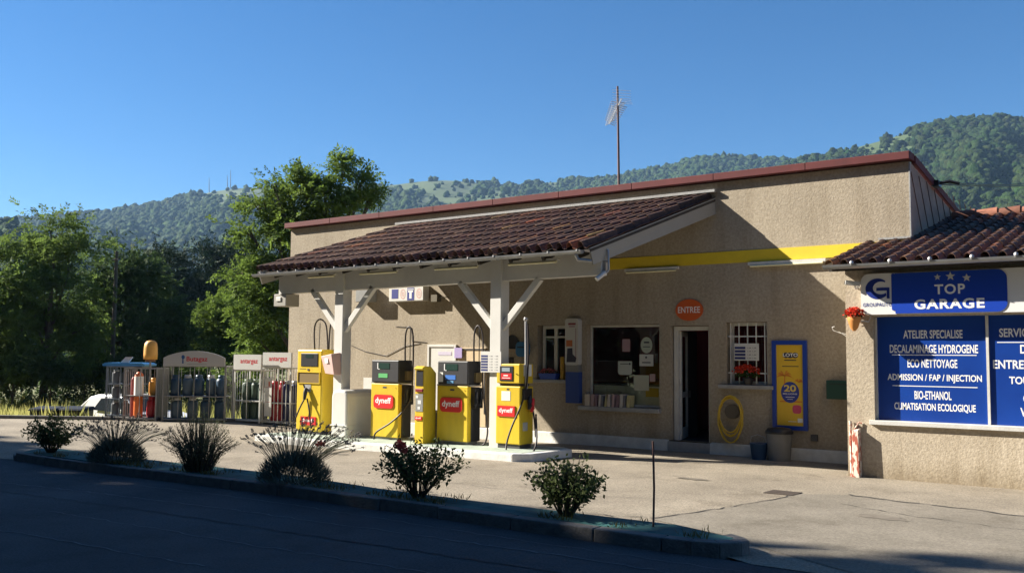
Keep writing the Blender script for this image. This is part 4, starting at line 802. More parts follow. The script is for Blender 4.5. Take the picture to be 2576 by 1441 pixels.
mb = MB(); mb.box(-10.88, -10.70, y-.003, y-.001, 2.42, 2.46); mb.box(-10.86, -10.72, y-.003, y-.001, 2.38, 2.395); mb.box(-10.70, -10.69, y-.003, y-.001, 1.75, 2.35); mb.build("red_print", mat("print_maroon", (.25, .04, .05), .6), vd)
# magazines on the display sill
rg = random.Random(3); x = -10.50; kk = 0
for q in range(12):
    wd = rg.choice((.035, .05, .07)) if q else .11; lean = rg.uniform(-.02, .06); h = rg.uniform(.20, .26); mb = MB(); c_ = [(.55, .48, .40), (.40, .28, .28), (.22, .14, .16), (.50, .46, .42), (.16, .16, .18), (.45, .40, .2)][q % 6]
    mb.hexa([(x, W-.10, .786), (x+wd, W-.10, .786), (x+wd, W+.08, .786), (x, W+.08, .786), (x+lean, W-.10, .786+h), (x+wd+lean, W-.10, .786+h), (x+wd+lean, W+.08, .786+h), (x+lean, W+.08, .786+h)])
    od = ["leftmost, widest", "second", "third", "fourth", "fifth", "sixth", "seventh", "eighth", "ninth", "tenth", "eleventh", "rightmost"][q]
    tag(mb.build("book", mat("book_%d" % (q % 6), c_, .7)), od+" of the row of books standing on the display window sill" if q in (0, 11) else od+" book from the left in the row on the display window sill", "book", "books on the display window sill"); x += wd+rg.uniform(.015, .035)
# garden hose on its reel, poster, bins, boxes
hs = thing("garden_hose", "coiled yellow garden hose hanging on the wall right of the shop door", "hose", (-7.33, W, .7))
mb = MB(); mb.prism(ellipse(-7.33, .80, .13, .13, 20), W-.12, W-.003); mb.build("reel", mat("reel_dark", (.12, .10, .07), .7), hs)
rg = random.Random(7); pts = []
for q in range(8):
    rx = .24+rg.uniform(-.03, .03); bz = .24+rg.uniform(0, .22)*(q % 3 > 0); tz = 1.10-rg.uniform(0, .06); cz = (bz+tz)/2
    for s_ in range(18): an = 2*math.pi*s_/18+math.pi/2; pts.append((-7.33+rx*math.cos(an)*(1 if math.sin(an) > -.3 else .93), W-.14-.014*(q % 4)-.004*s_/18, cz+(tz-bz)/2*math.sin(an)))
mb = MB(); mb.tube(pts, .0115, 6); mb.build("coil", mat("hose_yellow", (.62, .42, .03), .45), hs)
po = thing("poster", "tall blue framed yellow lottery poster with a blue round badge", "poster", (-6.26, W, .53))
mb = MB(); frame(mb, -6.58, -5.945, .52, 2.09, W-.06, .075, .057); mb.build("frame", mat("poster_frame_blue", (.01, .05, .34), .4), po, bevel=.006)
y = W-.024
mb = MB(); mb.box(-6.505, -6.02, y, W-.003, .595, 2.015); mb.build("sheet", mat("poster_yellow", (.78, .50, .03), .5), po)
OR_ = mat("poster_orange", (.70, .24, .03), .6)
mb = MB()
def frond(cx, cz, ang, ln):
    q = [(cx, cz)]; n_ = 6
    top_ = [(cx+ln*t*math.cos(ang)-ln*.05*math.sin(t*math.pi), cz+ln*t*math.sin(ang)-ln*.55*t*t+.03*math.sin(t*math.pi)) for t in [i/n_ for i in range(n_+1)]]; bot = [(a_, b_-.035*math.sin((i+.5)/n_*math.pi)) for i, (a_, b_) in enumerate(top_)]
    mb.add([(a_, y-.002, b_) for a_, b_ in top_]+[(a_, y-.002, b_) for a_, b_ in bot], [(n_+1+i, n_+1+i+1, i+1, i) for i in range(n_)])
for q in range(7): frond(-6.36, 1.47, R(10+q*27), .17)
mb.add([(-6.38, y-.002, 1.1), (-6.35, y-.002, 1.1), (-6.345, y-.002, 1.47), (-6.365, y-.002, 1.47)], [(0, 1, 2, 3)])
for q in range(5): frond(-6.10, 1.36, R(20+q*30), .10)
mb.box(-6.45, -6.05, y-.0025, y-.001, 1.005, 1.03); mb.build("palm_print", OR_, po)
mb = MB(); mb.prism(ellipse(-6.26, 1.18, .165, .185, 30), y-.004, y-.003); bd = mb.build("blue_badge", mat("poster_badge", (.03, .05, .30), .5), po)
mb = MB(); put_text(mb, "20", -6.37, -6.15, 1.19, 1.31, y-.0055, .03); mb.build("figures", mat("poster_gold", (.80, .60, .12), .5), bd)
mb = MB(); put_text(mb, "MILLIONS", -6.39, -6.13, 1.14, 1.165, y-.0055, .02); mb.box(-6.34, -6.18, y-.006, y-.005, 1.09, 1.10); mb.box(-6.31, -6.21, y-.006, y-.005, 1.055, 1.062); mb.build("lettering", TEXTW, bd)
mb = MB(); mb.prism(rrect(-6.22, -6.06, .81, .96, .05, 4), y-.004, y-.003); mb.build("pink_badge", mat("poster_pink", (.62, .07, .15), .5), po)
mb = MB()
for cx, r_ in ((-6.33, .05), (-6.25, .065), (-6.16, .055)): mb.prism(ellipse(cx, 1.83, r_, .05, 16), y-.004+.0003*cx, y-.002)
mb.build("dark_cloud", INK, po)
mb = MB(); put_text(mb, "LOTO", -6.38, -6.11, 1.805, 1.865, y-.0085, .03); mb.build("lettering", TEXTW, po)
mb = MB(); mb.box(-6.36, -6.14, y-.004, y-.002, 1.735, 1.752); mb.box(-6.40, -6.10, y-.004, y-.002, 1.63, 1.642); mb.build("small_print", INK, po)
mb = MB(); mb.box(-6.13, -6.04, y-.004, y-.002, .655, .73); mb.box(-6.30, -6.15, y-.004, y-.002, .665, .675); mb.build("corner_print", TEXTW, po)
lt = thing("litter_bin", "grey litter bin with a dark lid under the poster", "bin", (-6.5, 16.2, 0))
mb = MB(); mb.lathe([(.185, 0), (.215, .40), (.22, .47)], (-6.36, 16.2, .0), 14); mb.build("body", mat("bin_pale", (.20, .20, .19), .6, var=.1), lt)
mb = MB(); mb.lathe([(.235, .47), (.24, .50), (.20, .56), (.06, .58)], (-6.36, 16.2, .0), 14); mb.build("lid", BLACK, lt)
bk = thing("bucket", "small dark blue bucket on the ground left of the lidded litter bin under the poster", "bucket", (-7.0, 16.1, 0))
mb = MB(); mb.lathe([(.12, 0), (.155, .27), (.165, .28), (.16, .29)], (-6.71, 16.14, 0), 16); mb.build("body", mat("bucket_blue", (.02, .06, .14), .5), bk)
mb = MB(); mb.tube([(-6.87, 16.14, .28), (-6.83, 16.1, .40), (-6.71, 16.08, .44), (-6.59, 16.1, .40), (-6.55, 16.14, .28)], .006, 6); mb.build("handle", STEEL, bk)
gb = thing("green_box", "dark green metal box on the wall beside the garage corner", "box", (-5.4, W, 1.1))
mb = MB(); mb.box(-5.57, -5.15, W-.18, W-.003, 1.09, 1.41); mb.build("case", mat("box_green", (.008, .055, .04), .5), gb, bevel=.01)
mb = MB(); mb.box(-5.52, -5.2, W-.184, W-.1805, 1.34, 1.355); mb.build("slot", BLACK, gb)
sk = thing("wall_socket", "small dark socket box low on the wall right of the poster", "socket", (-5.83, W, .4)); mb = MB(); mb.box(-5.90, -5.78, W-.04, W-.003, .35, .46); mb.build("case", DKGREY, sk, bevel=.005)
mt = thing("door_mat", "brown coir mat on the step before the shop door", "mat", (-8.2, 16.2, .0)); mb = MB(); mb.box(-8.62, -7.86, W-.055, W+.08, .19, .205); mb.build("mat", mat("coir", (.07, .05, .03), .95, var=.3, vscale=30), mt)
# ------------------------------------------------------------------ garage sign, flower pot, pipes
sg = thing("garage_sign", "long white fascia sign with a blue TOP GARAGE panel under the garage eaves", "sign", (-4.4, G, 2.45))
mb = MB(); mb.prism(rrect(-4.47, 3.2, 2.445, 3.06, .12, 6, (1, 0, 0, 1)), G-.11, G-.003); mb.build("board", mat("sign_white", (.74, .74, .72), .4), sg)
y = G-.112
mb = MB(); mb.prism(rrect(-3.97, -2.47, 2.455, 3.05, .13, 6, (0, 1, 1, 0)), y-.008, y+.001); mb.prism(rrect(-4.02, -3.97, 2.50, 3.05, .02, 2), y-.0075, y+.001); bp_ = mb.build("blue_panel", mat("sign_blue", (.010, .052, .40), .35), sg)
mb = MB(); put_text(mb, "TOP", -3.42, -3.01, 2.72, 2.865, y-.010, .025, 1.15); put_text(mb, "GARAGE", -3.70, -2.76, 2.51, 2.655, y-.010, .035, 1.15); mb.build("lettering", TEXTW, bp_)
for cx, cz, r_ in ((-3.375, 2.97, .05), (-3.2, 2.975, .068), (-2.985, 2.945, .062)):
    mb = MB(); mb.prism([(cx+(r_ if q % 2 == 0 else r_*.42)*math.sin(-2*math.pi*q/10), cz+(r_ if q % 2 == 0 else r_*.42)*math.cos(2*math.pi*q/10)) for q in range(10)], y-.011, y-.0085); mb.build("star", mat("star_silver", (.55, .55, .52), .5), bp_)
LOGB = mat("logo_blue", (.01, .03, .22), .4)
mb = MB(); oc, ic = [], []
for q in range(21):
    an = R(48+q*(318-48)/20); oc.append((-4.225+.175*math.cos(an), 2.83+.155*math.sin(an))); ic.append((-4.195+(.125-.03*math.sin(math.pi*q/20))*math.cos(an), 2.84+(.11-.03*math.sin(math.pi*q/20))*math.sin(an)))
for q in range(20): mb.add([(*[oc[q][0]], y-.003, oc[q][1]), (oc[q+1][0], y-.003, oc[q+1][1]), (ic[q+1][0], y-.003, ic[q+1][1]), (ic[q][0], y-.003, ic[q][1])], [(0, 1, 2, 3)])
mb.prism([(-4.24, 2.80), (-4.09, 2.80), (-4.09, 2.68), (-4.05, 2.68), (-4.05, 2.845), (-4.24, 2.845)], y-.004, y-.0005); mb.build("logo", LOGB, sg)
mb = MB(); put_text(mb, "GROUPAUTO", -4.44, -4.02, 2.565, 2.62, y-.002, .008, 1.1); mb.build("lettering", LOGB, sg)
def cctv(name, lab, base, aim):
    t = thing(name, lab, "camera", base); b_ = Vector(base); a_ = Vector(aim); mb = MB(); mb.tube([b_, b_+Vector((0, -.08, -.02)), b_+Vector((0, -.12, .03))], .018, 6); mb.lathe([(.04, 0), (.04, .02)], b_+Vector((0, 0, -.01)), 10); mb.build("bracket", WHITE, t)
    mb = MB(); c_ = b_+Vector((0, -.13, .05)); mb.bar(c_-a_*.08, c_+a_*.14, .075, .07); mb.build("housing", WHITE, t, bevel=.008)
    mb = MB(); mb.bar(c_+a_*.141, c_+a_*.150, .05, .045); mb.build("lens", BLACK, t)
cctv("security_camera", "white security camera on the garage corner under the gutter", (-4.55, G-.01, 2.87), Vector((-.9, -.3, .12)).normalized())
fl = thing("flower_pot", "small orange wall pot full of red flowers on the garage corner", "flower pot", (-4.57, G, 2.3))
mb = MB(); mb.lathe([(.02, 0), (.06, .05), (.09, .15), (.105, .21), (.10, .215)], (-4.57, G-.14, 2.20), 14); mb.build("pot", mat("pot_orange", (.60, .25, .06), .7, var=.15), fl)
mb = MB(); mb.tube([(-4.50, G-.1, 2.36), (-4.38, G-.05, 2.34), (-4.36, G-.02, 2.42)], .009, 6); mb.build("bracket", STEEL, fl)
REDFL = leaf_mat("red_petals", (.50, .035, .02), (.72, .09, .04), .25, 25); PINKFL = leaf_mat("pink_petals", (.45, .08, .10), (.65, .22, .20), .25, 25)
GREENS = leaf_mat("pot_leaves", (.03, .06, .015), (.07, .11, .03), .25, 12)
def posy(pt, c, r, n, m, seed, ls=.035, name="flowers", flat=.7):
    g = np.random.default_rng(seed); u = unit(g.normal(0, 1, (n, 3))); u[:, 2] = np.abs(u[:, 2])*.9-.15; p = np.array(c)+u*g.uniform(.5, 1.05, (n, 1))*np.array([r[0], r[1], r[2]])
    v, f = rhombi(p, unit(u+g.normal(0, .6, (n, 3))), unit(g.normal(0, 1, (n, 3))), np.full(n, ls), np.full(n, ls*.8)); return np_mesh(name, v-np.array(ABS[pt.name]), f, m, pt)
posy(fl, (-4.57, G-.14, 2.45), (.13, .11, .13), 260, REDFL, 1, .045); posy(fl, (-4.57, G-.14, 2.42), (.11, .1, .08), 90, GREENS, 2, .04, "leaves")
gp = thing("geranium_pot", "red geraniums in a dark pot on the barred window sill", "flower pot", (-7.05, W, 1.285))
mb = MB(); mb.lathe([(.07, 0), (.10, .12), (.105, .13), (.09, .13)], (-7.05, W+.0, 1.286), 14); mb.build("pot", BLACK, gp)
posy(gp, (-7.08, W-.02, 1.53), (.24, .13, .15), 330, REDFL, 3, .045); posy(gp, (-7.05, W-.0, 1.46), (.2, .11, .12), 260, GREENS, 4, .05, "leaves")
fb = thing("flower_box", "blue plastic trough of pink flowers on the small window sill", "flower box", (-11.45, W, 1.295))
mb = MB(); mb.hexa([(-11.64, W-.06, 1.296), (-11.26, W-.06, 1.296), (-11.26, W+.08, 1.296), (-11.64, W+.08, 1.296), (-11.68, W-.08, 1.42), (-11.22, W-.08, 1.42), (-11.22, W+.09, 1.42), (-11.68, W+.09, 1.42)]); mb.build("trough", BLUE, fb, bevel=.006)
posy(fb, (-11.47, W, 1.45), (.24, .09, .08), 200, PINKFL, 5, .035); posy(fb, (-11.46, W, 1.43), (.22, .09, .07), 180, GREENS, 6, .04, "leaves")
yl = thing("yellow_candle", "tall yellow tube standing at the right of the small window", "tube", (-11.12, W+.1, 1.3)); mb = MB(); mb.lathe([(.05, 0), (.05, .08), (.045, .1), (.045, .45), (.03, .47)], (-11.16, W+.06, 1.297), 12); mb.build("tube", mat("amber_plastic", (.65, .38, .05), .4), yl)
# flaking drainpipe guard
FLK = bpy.data.materials.new("flaking_red_paint"); FLK.use_nodes = True; n = FLK.node_tree.nodes; l = FLK.node_tree.links
tc = n.new("ShaderNodeTexCoord"); mp = n.new("ShaderNodeMapping"); mp.inputs["Scale"].default_value = (1, 1, .4); l.new(tc.outputs["Object"], mp.inputs[0]); nz = n.new("ShaderNodeTexNoise"); nz.inputs["Scale"].default_value = 22; nz.inputs["Detail"].default_value = 5; l.new(mp.outputs[0], nz.inputs["Vector"])
rp = n.new("ShaderNodeValToRGB"); rp.color_ramp.elements[0].position = .46; rp.color_ramp.elements[1].position = .54; rp.color_ramp.elements[0].color = (.34, .085, .05, 1); rp.color_ramp.elements[1].color = (.66, .60, .50, 1)
l.new(nz.outputs["Fac"], rp.inputs[0]); l.new(rp.outputs[0], n["Principled BSDF"].inputs["Base Color"]); n["Principled BSDF"].inputs["Roughness"].default_value = .8
pg = thing("pipe_guard", "corner pipe guard with flaking red and white paint on the garage corner", "pipe guard", (-4.62, G, 0))
mb = MB(); mb.hexa([(-4.65, G-.12, -.02), (-4.53, G-.13, -.02), (-4.53, G-.002, -.02), (-4.65, G-.002, -.02), (-4.64, G-.11, .70), (-4.54, G-.12, .72), (-4.54, G-.002, .74), (-4.64, G-.002, .72)]); mb.build("guard", FLK, pg, bevel=.012)
mb = MB(); mb.tube([(-4.675, G-.04, .0), (-4.675, G-.045, .5), (-4.685, G-.04, .84)], .024, 8); mb.tube([(-4.62, G-.05, .72), (-4.56, G-.03, .82), (-4.50, G-.01, .80)], .012, 6); mb.build("pipe", FLK, pg)
wh = thing("wire_hook", "thin white wire ornament sticking out from the garage corner", "hook", (-4.8, 15.0, 2.1))
mb = MB(); mb.tube([(-4.745, 15.0, 2.15), (-4.88, 14.98, 2.18), (-4.98, 14.97, 2.22), (-5.0, 14.97, 2.27), (-4.96, 14.97, 2.28)], .006, 5); mb.tube([(-4.745, 15.0, 2.10), (-4.9, 14.98, 2.2)], .006, 5); mb.build("wire", WHITE, wh)
mh = thing("manhole_cover", "dark iron drain cover set in the forecourt near the garage", "drain cover", (-4.83, 12.4, .0)); mb = MB(); mb.box(-5.02, -4.62, 12.2, 12.55, -.02, .016); mb.build("cover", mat("rusty_iron", (.06, .045, .035), .7, var=.4, vscale=20, bump=.5), mh)
rb = thing("iron_rod", "thin rusty iron rod standing in the planting strip", "rod", (-4.61, 8.45, .12)); mb = MB(); mb.tube([(-4.61, 8.45, .1), (-4.60, 8.45, .5), (-4.605, 8.44, .96)], .011, 6); mb.build("rod", mat("rust", (.16, .08, .06), .8, var=.2), rb)

# ------------------------------------------------------------------ roof antenna, wires, masts, pole
an = thing("roof_antenna", "television aerial with a comb of rods on a tall rusty mast on the station roof", "antenna", (-10.18, 17.2, 4.9))
mb = MB(); mb.tube([(-10.17, 17.2, 4.8), (-10.19, 17.2, 6.2), (-10.21, 17.2, 7.49)], [.028, .026, .022], 8); mb.build("mast", mat("mast_rust", (.13, .075, .07), .7, var=.2), an)
b0, b1 = Vector((-10.02, 17.05, 7.16)), Vector((-10.66, 17.62, 6.84)); dr = (b1-b0).normalized(); sd_ = dr.cross(Vector((0, 0, 1))).normalized(); u_ = sd_.cross(dr)
ALU = mat("aerial_aluminium", (.72, .72, .70), .5, metal=.2)
mb = MB(); mb.tube([b0, b1], .012, 6); mb.build("boom", ALU, an)
mb = MB()
for q in range(11):
    c_ = b0.lerp(b1, .22+.075*q); h_ = .17-.006*q
    for s_ in (-.07, .07): mb.tube([c_-sd_*h_+u_*s_, c_+u_*s_*.3, c_+sd_*h_+u_*s_], .009, 5)
mb.build("directors", ALU, an)
mb = MB()
for q in range(-3, 4):
    mb.tube([b0-sd_*.2+u_*q*.055-dr*abs(q)*.02, b0+sd_*.2+u_*q*.055-dr*abs(q)*.02], .004, 4)
mb.build("reflector", ALU, an)
cb = thing("overhead_cable", "pair of thin overhead cables fixed to the right gable of the station", "cable", (-4.1, 18.0, 4.9))
e1, e2 = at(2760, 461, 24), at(2760, 452, 26); a0 = Vector((-4.12, 18.0, 4.89))
mb = MB()
for e_, dz in ((e1, 0), (e2, .03)): mb.tube([a0+Vector((0, 0, dz)), a0.lerp(e_, .3)+Vector((0, 0, -.05)), a0.lerp(e_, .65)+Vector((0, 0, -.05)), e_], .012, 5)
mb.build("wire", BLACK, cb)
mb = MB(); mb.box(-4.17, -4.05, 17.9, 18.12, 4.84, 4.95); mb.tube([(-4.14, 18.0, 4.9), (-3.9, 18.05, 4.93), (-3.75, 18.1, 4.88)], .03, 6); mb.build("anchor", BLACK, cb)
for q, (px, yb_, yt, lab) in enumerate(((526, 478, 447, "thin radio mast on the hill crest, the leftmost one"), (580, 469, 428, "tallest thin radio mast on the hill crest"), (572, 470, 442, "short radio mast just left of the tallest mast"))):
    a_, b_ = at(px, yb_+6, 1495), at(px, yt, 1495); mb = MB(); mb.tube([a_, a_.lerp(b_, .6), b_], [.75, .6, .3], 5); tag(mb.build("radio_mast", mat("mast_grey", (.22, .24, .27), .7)), lab, "mast", "radio masts on the crest")
a_, b_ = at(279, 985, 47), at(294, 632, 47); po_ = thing("utility_pole", "bare wooden pole rising among the dark trees at the left", "pole", a_); mb = MB(); mb.tube([a_-Vector((0, 0, .6)), b_], [.12, .075], 8); mb.build("shaft", mat("pole_wood", (.11, .09, .075), .9, var=.2), po_); mb = MB(); mb.bar(b_+Vector((-.35, 0, -.4)), b_+Vector((.35, 0, -.4)), .06, .06); mb.build("crossarm", DKGREY, po_)

# ------------------------------------------------------------------ gas cages
PHI = math.atan2(.546, .838); U = Vector((.838, .546, 0)); Nn = Vector((-.546, .838, 0))
CS = .88
def cpos(u, v, z=None): p = Vector((-25.9, 15.1, 0))*CS+U*u*CS+Nn*v*CS; p.z = gz(p.x)+.006 if z is None else z; return p
def bottle_proto(name, label, m, h=.56, r=.145, ring=None, group=None):
    t = thing(name, label, "gas bottle", (0, 0, 0), 0, group); mb = MB()
    mb.lathe([(r*.86, 0), (r*.9, .03), (r, .06), (r, h*.68), (r*.93, h*.77), (r*.7, h*.84), (r*.3, h*.87)], n=18); mb.build("body", m, t, local=True)
    mb = MB(); mb.lathe([(r*.62, h*.83), (r*.66, h*.9), (r*.62, h), (r*.58, h), (r*.58, h*.84)], n=16); mb.build("collar", ring or STEEL, t, local=True)
    mb = MB(); mb.lathe([(.02, h*.86), (.025, h*.93), (.015, h*.97)], n=8); mb.build("valve", mat("brass", (.45, .32, .12), .4, metal=.8), t, local=True); return t
B_NAVY = mat("bottle_navy", (.02, .055, .10), .45, var=.15); B_STEEL = mat("bottle_steel_blue", (.07, .11, .15), .45, var=.2); B_GREEN = mat("bottle_green", (.05, .085, .06), .5, var=.2); B_LIGHT = mat("bottle_pale_green", (.24, .30, .22), .5); B_RED = mat("bottle_red", (.42, .02, .03), .4, var=.1); B_BLUE = mat("bottle_dark_blue", (.02, .03, .10), .4); B_OR = mat("bottle_orange", (.70, .16, .03), .45, var=.08); B_YEL = mat("bottle_amber", (.62, .27, .03), .45); B_GREY = mat("bottle_grey", (.10, .11, .12), .5)
PH2 = R(9)
def cage(name, label, u, v, wd, dp, h, m, bars, shelves, back=True, phi=PHI):
    t = thing(name, label, "gas cage", cpos(u, v), phi); t.scale = (CS,)*3; r = .02; mb = MB()
    for x in (0, wd):
        for y in (0, dp): mb.box(x-r, x+r, y-r, y+r, 0, h)
    for z in (.06, h-.02):
        for y in (0, dp): mb.box(r, wd-r, y-r*.8, y+r*.8, z-r, z+r)
        for x in (0, wd): mb.box(x-r*.8, x+r*.8, r, dp-r, z-r, z+r)
    mb.build("frame", m, t, local=True)
    for z in shelves: mb = MB(); mb.box(.02, wd-.02, .0, dp, z-.02, z+.005); mb.build("shelf", m, t, local=True)
    mb = MB()
    for k_ in range(bars): x = wd*(k_+1)/(bars+1); mb.tube([(x, -.02, .06), (x, -.02, h-.02)], .011, 6)
    if bars: mb.build("front_bars", m, t, local=True)
    mb = MB()
    for k_ in range(5): y = dp*(k_+1)/6; mb.tube([(0, y, .06), (0, y, h-.02)], .008, 5); mb.tube([(wd, y, .06), (wd, y, h-.02)], .008, 5)
    for k_ in range(6 if back else 0): x = wd*(k_+1)/7; mb.tube([(x, dp, .06), (x, dp, h-.02)], .008, 5)
    mb.build("mesh_bars", m, t, local=True); return t
CAGE_G = mat("cage_grey", (.30, .29, .28), .55, metal=.3, var=.15); CAGE_W = mat("cage_white", (.62, .62, .58), .5, var=.08); CAGE_B = mat("cage_blue_grey", (.17, .20, .24), .5, var=.15)
c1 = cage("gas_cage", "blue-grey gas cage with a light blue rounded top and a white tag", -.50, .82, 1.05, .6, 1.55, CAGE_B, 4, (.10, .58, 1.02))
mb = MB(); mb.prism([(-.08, 1.55), (1.18, 1.55), (1.2, 1.60), (1.1, 1.65), (0, 1.65), (-.1, 1.6)], -.12, .7); mb.build("top", mat("awning_blue", (.06, .25, .55), .4), c1, local=True)
mb = MB(); mb.hexa([(.42, -.05, 1.65), (.66, -.05, 1.65), (.66, .0, 1.65), (.42, .0, 1.65), (.56, -.02, 1.82), (.78, -.02, 1.82), (.78, .02, 1.82), (.56, .02, 1.82)]); mb.build("tag", WHITE, c1, local=True)
c1b = cage("gas_cage", "open silver gas cage holding a tall orange cylinder and red bottles", .44, 0, .96, .75, 1.52, CAGE_G, 1, (.08, .72))
mb = MB(); mb.box(.945, .958, .02, .73, .1, 1.5); mb.build("side_panel", mat("perforated_grey", (.18, .18, .17), .6, var=.3, vscale=60), c1b, local=True)
c2 = cage("gas_cage", "wide grey gas cage with an arched sign reading Butagaz", 1.60, 0, 1.82, .62, 1.60, CAGE_G, 3, (.08, .72))
c3 = cage("gas_cage", "white gas cage with a flat sign reading antargaz, beside the arched cage", 3.62, .22, .96, .6, 1.50, CAGE_W, 1, (.08, .62), phi=PH2)
c4 = cage("gas_cage", "white gas cage with the higher antargaz sign, behind the tall pump", 4.52, 0, 1.02, .62, 1.60, CAGE_W, 6, (.08, .60), phi=PH2)
def cage_sign(t, x0, x1, z0, z1, arch, txt, tx0, tx1, tz0, tz1, m):
    if arch: poly = [(x0, z0), (x1, z0), (x1, z1-.2)]+[(x1+(x0-x1)*k_/14, z1-.2+.2*math.sin(math.pi*k_/14)**.8) for k_ in range(1, 14)]+[(x0, z1-.2)]
    else: poly = [(x0, z0), (x1, z0), (x1, z1), (x0, z1)]
    mb = MB(); mb.prism(poly, -.06, .0); s_ = mb.build("sign", m, t, local=True)
    mb = MB(); put_text(mb, txt, tx0, tx1, tz0, tz1, -.062, .02); mb.build("lettering", TEXTR, s_, local=True); return s_
s_ = cage_sign(c2, .0, 1.80, 1.58, 2.02, True, "Butagaz", .68, 1.30, 1.68, 1.86, mat("sign_pale_grey", (.50, .48, .45), .5))
mb = MB(); mb.prism(ellipse(.58, 1.84, .05, .06, 14), -.064, -.061); mb.prism([(.555, 1.66), (.60, 1.66), (.59, 1.79), (.56, 1.79)], -.064, -.061); mb.build("emblem", mat("emblem_blue", (.02, .09, .25), .5), s_, local=True)
mb = MB(); mb.box(.7, 1.28, -.063, -.061, 1.635, 1.645); mb.build("small_print", GREY, s_, local=True)
cage_sign(c3, -.02, 1.02, 1.50, 1.93, False, "antargaz", .24, .90, 1.64, 1.80, WHITE)
cage_sign(c4, .02, 1.06, 1.60, 2.02, False, "antargaz", .25, .92, 1.74, 1.90, WHITE)
mb = MB(); mb.box(.10, .36, -.045, -.035, .22, 1.30); mb.cur = 1; mb.box(.24, .31, -.047, -.0455, 1.06, 1.2); mb.box(.13, .33, -.047, -.0455, 1.03, 1.04); mb.box(.16, .30, -.047, -.0455, .62, .63); mb.build("notice", [PAPER, mat("notice_red", (.6, .2, .15), .6)], c4, local=True)
def fill(u, v, z, proto, items, lab, group):
    ph = PH2 if u > 3.6 else PHI
    for k_, du in enumerate(items):
        o = dup(proto, cpos(u, v)+(Vector((math.cos(ph), math.sin(ph), 0))*du[0]+Vector((-math.sin(ph), math.cos(ph), 0))*(.28+.04*(k_ % 2))+Vector((0, 0, z)))*CS, PHI+k_*1.3, lab[k_] if isinstance(lab, list) else lab, group); o.scale = (CS,)*3
ORD = ["leftmost", "second", "third", "fourth", "fifth"]
def ordl(n_, what, where): return ["%s %s from the left %s" % (ORD[k_] if k_ else "first", what, where) for k_ in range(n_)]
pr = {k_: bottle_proto("gas_bottle", "proto", m_, h_, r_, rg_) for k_, m_, h_, r_, rg_ in (("navy", B_NAVY, .60, .15, B_NAVY), ("steel", B_STEEL, .60, .15, None), ("green", B_GREEN, .6, .15, B_LIGHT), ("dgreen", B_GREEN, .56, .15, None), ("red", B_RED, .6, .14, B_RED), ("blue", B_BLUE, .62, .14, STEEL), ("grey", B_GREY, .42, .12, STEEL), ("yellow", B_YEL, .5, .15, B_YEL))}
g2 = "gas bottles in the cages"
L5 = ordl(5, "dark blue gas bottle", "on the upper shelf of the arched cage"); fill(1.60, 0, .725, pr["navy"], [(.25,), (.92,), (1.6,)], [L5[0], L5[2], L5[4]], g2); fill(1.60, .05, .725, pr["steel"], [(.58,), (1.26,)], [L5[1], L5[3]], g2)
L4 = ordl(4, "dark gas bottle", "on the floor of the arched cage"); fill(1.60, 0, .085, pr["steel"], [(.3,), (.75,)], [L4[0], L4[1]], g2); fill(1.60, 0, .085, pr["navy"], [(1.15,), (1.55,)], [L4[2], L4[3]], g2)
fill(3.62, .22, .625, pr["green"], [(.22,), (.52,), (.8,)], ordl(3, "green gas bottle", "on the upper shelf of the lower antargaz cage"), g2)
fill(3.62, .22, .085, pr["dgreen"], [(.2,), (.5,), (.8,)], ordl(3, "green gas bottle", "on the floor of the lower antargaz cage"), g2)
fill(4.52, 0, .605, pr["red"], [(.2,), (.46,)], ["red gas bottle behind the white notice in the higher antargaz cage", "red gas bottle right of the white notice, upper shelf"], g2); fill(4.52, 0, .605, pr["blue"], [(.68,), (.9,)], ["left dark blue gas bottle on the upper shelf by the tall pump", "right dark blue gas bottle on the upper shelf by the tall pump"], g2)
fill(4.52, 0, .085, pr["red"], [(.22,), (.46,)], ["red gas bottle under the white notice, cage floor", "bright red gas bottle on the floor right of the notice"], g2); fill(4.52, 0, .085, pr["blue"], [(.68,), (.9,)], ["left dark blue gas bottle on the cage floor by the tall pump", "right dark blue gas bottle on the cage floor by the tall pump"], g2)
for z, nm in ((.105, "bottom"), (.585, "middle"), (1.025, "top")): fill(-.50, .78, z, pr["grey"], [(.18,), (.46,), (.74,)], ordl(3, "small grey gas bottle", "on the %s shelf of the blue-topped cage" % nm), g2)
fill(.44, .1, .725, pr["yellow"], [(.72,)], ["amber gas bottle on the upper shelf of the silver cage"], g2)
fill(.44, .1, .085, pr["red"], [(.66,), (.82,)], ["left red gas bottle on the floor of the silver cage", "right red gas bottle on the floor of the silver cage"], g2)
for p_ in pr.values():
    for q in list(p_.children): bpy.data.objects.remove(q)
    bpy.data.objects.remove(p_)
tall = thing("gas_cylinder", "tall orange cylinder with a white label standing in the silver cage", "gas cylinder", cpos(.44+.34, .2), PHI); tall.scale = (CS,)*3
mb = MB(); mb.lathe([(.12, .085), (.125, .1), (.125, 1.25), (.11, 1.34), (.04, 1.40)], n=16); mb.build("body", B_OR, tall, local=True)
mb = MB(); mb.lathe([(.127, .72), (.127, 1.27)], n=16); mb.build("label", PAPER, tall, local=True)
t2 = thing("gas_cylinder", "slim dull red cylinder left of the tall orange one in the silver cage", "gas cylinder", cpos(.44+.14, .28), PHI); t2.scale = (CS,)*3
mb = MB(); mb.lathe([(.07, .085), (.075, .1), (.075, 1.1), (.05, 1.2), (.02, 1.25)], n=12); mb.build("body", mat("dull_red", (.34, .07, .06), .5), t2, local=True)
bs = thing("bottle_sign", "giant amber gas bottle sign on a thin post above the silver cage", "sign", cpos(1.03, .35), PHI); bs.scale = (CS,)*3
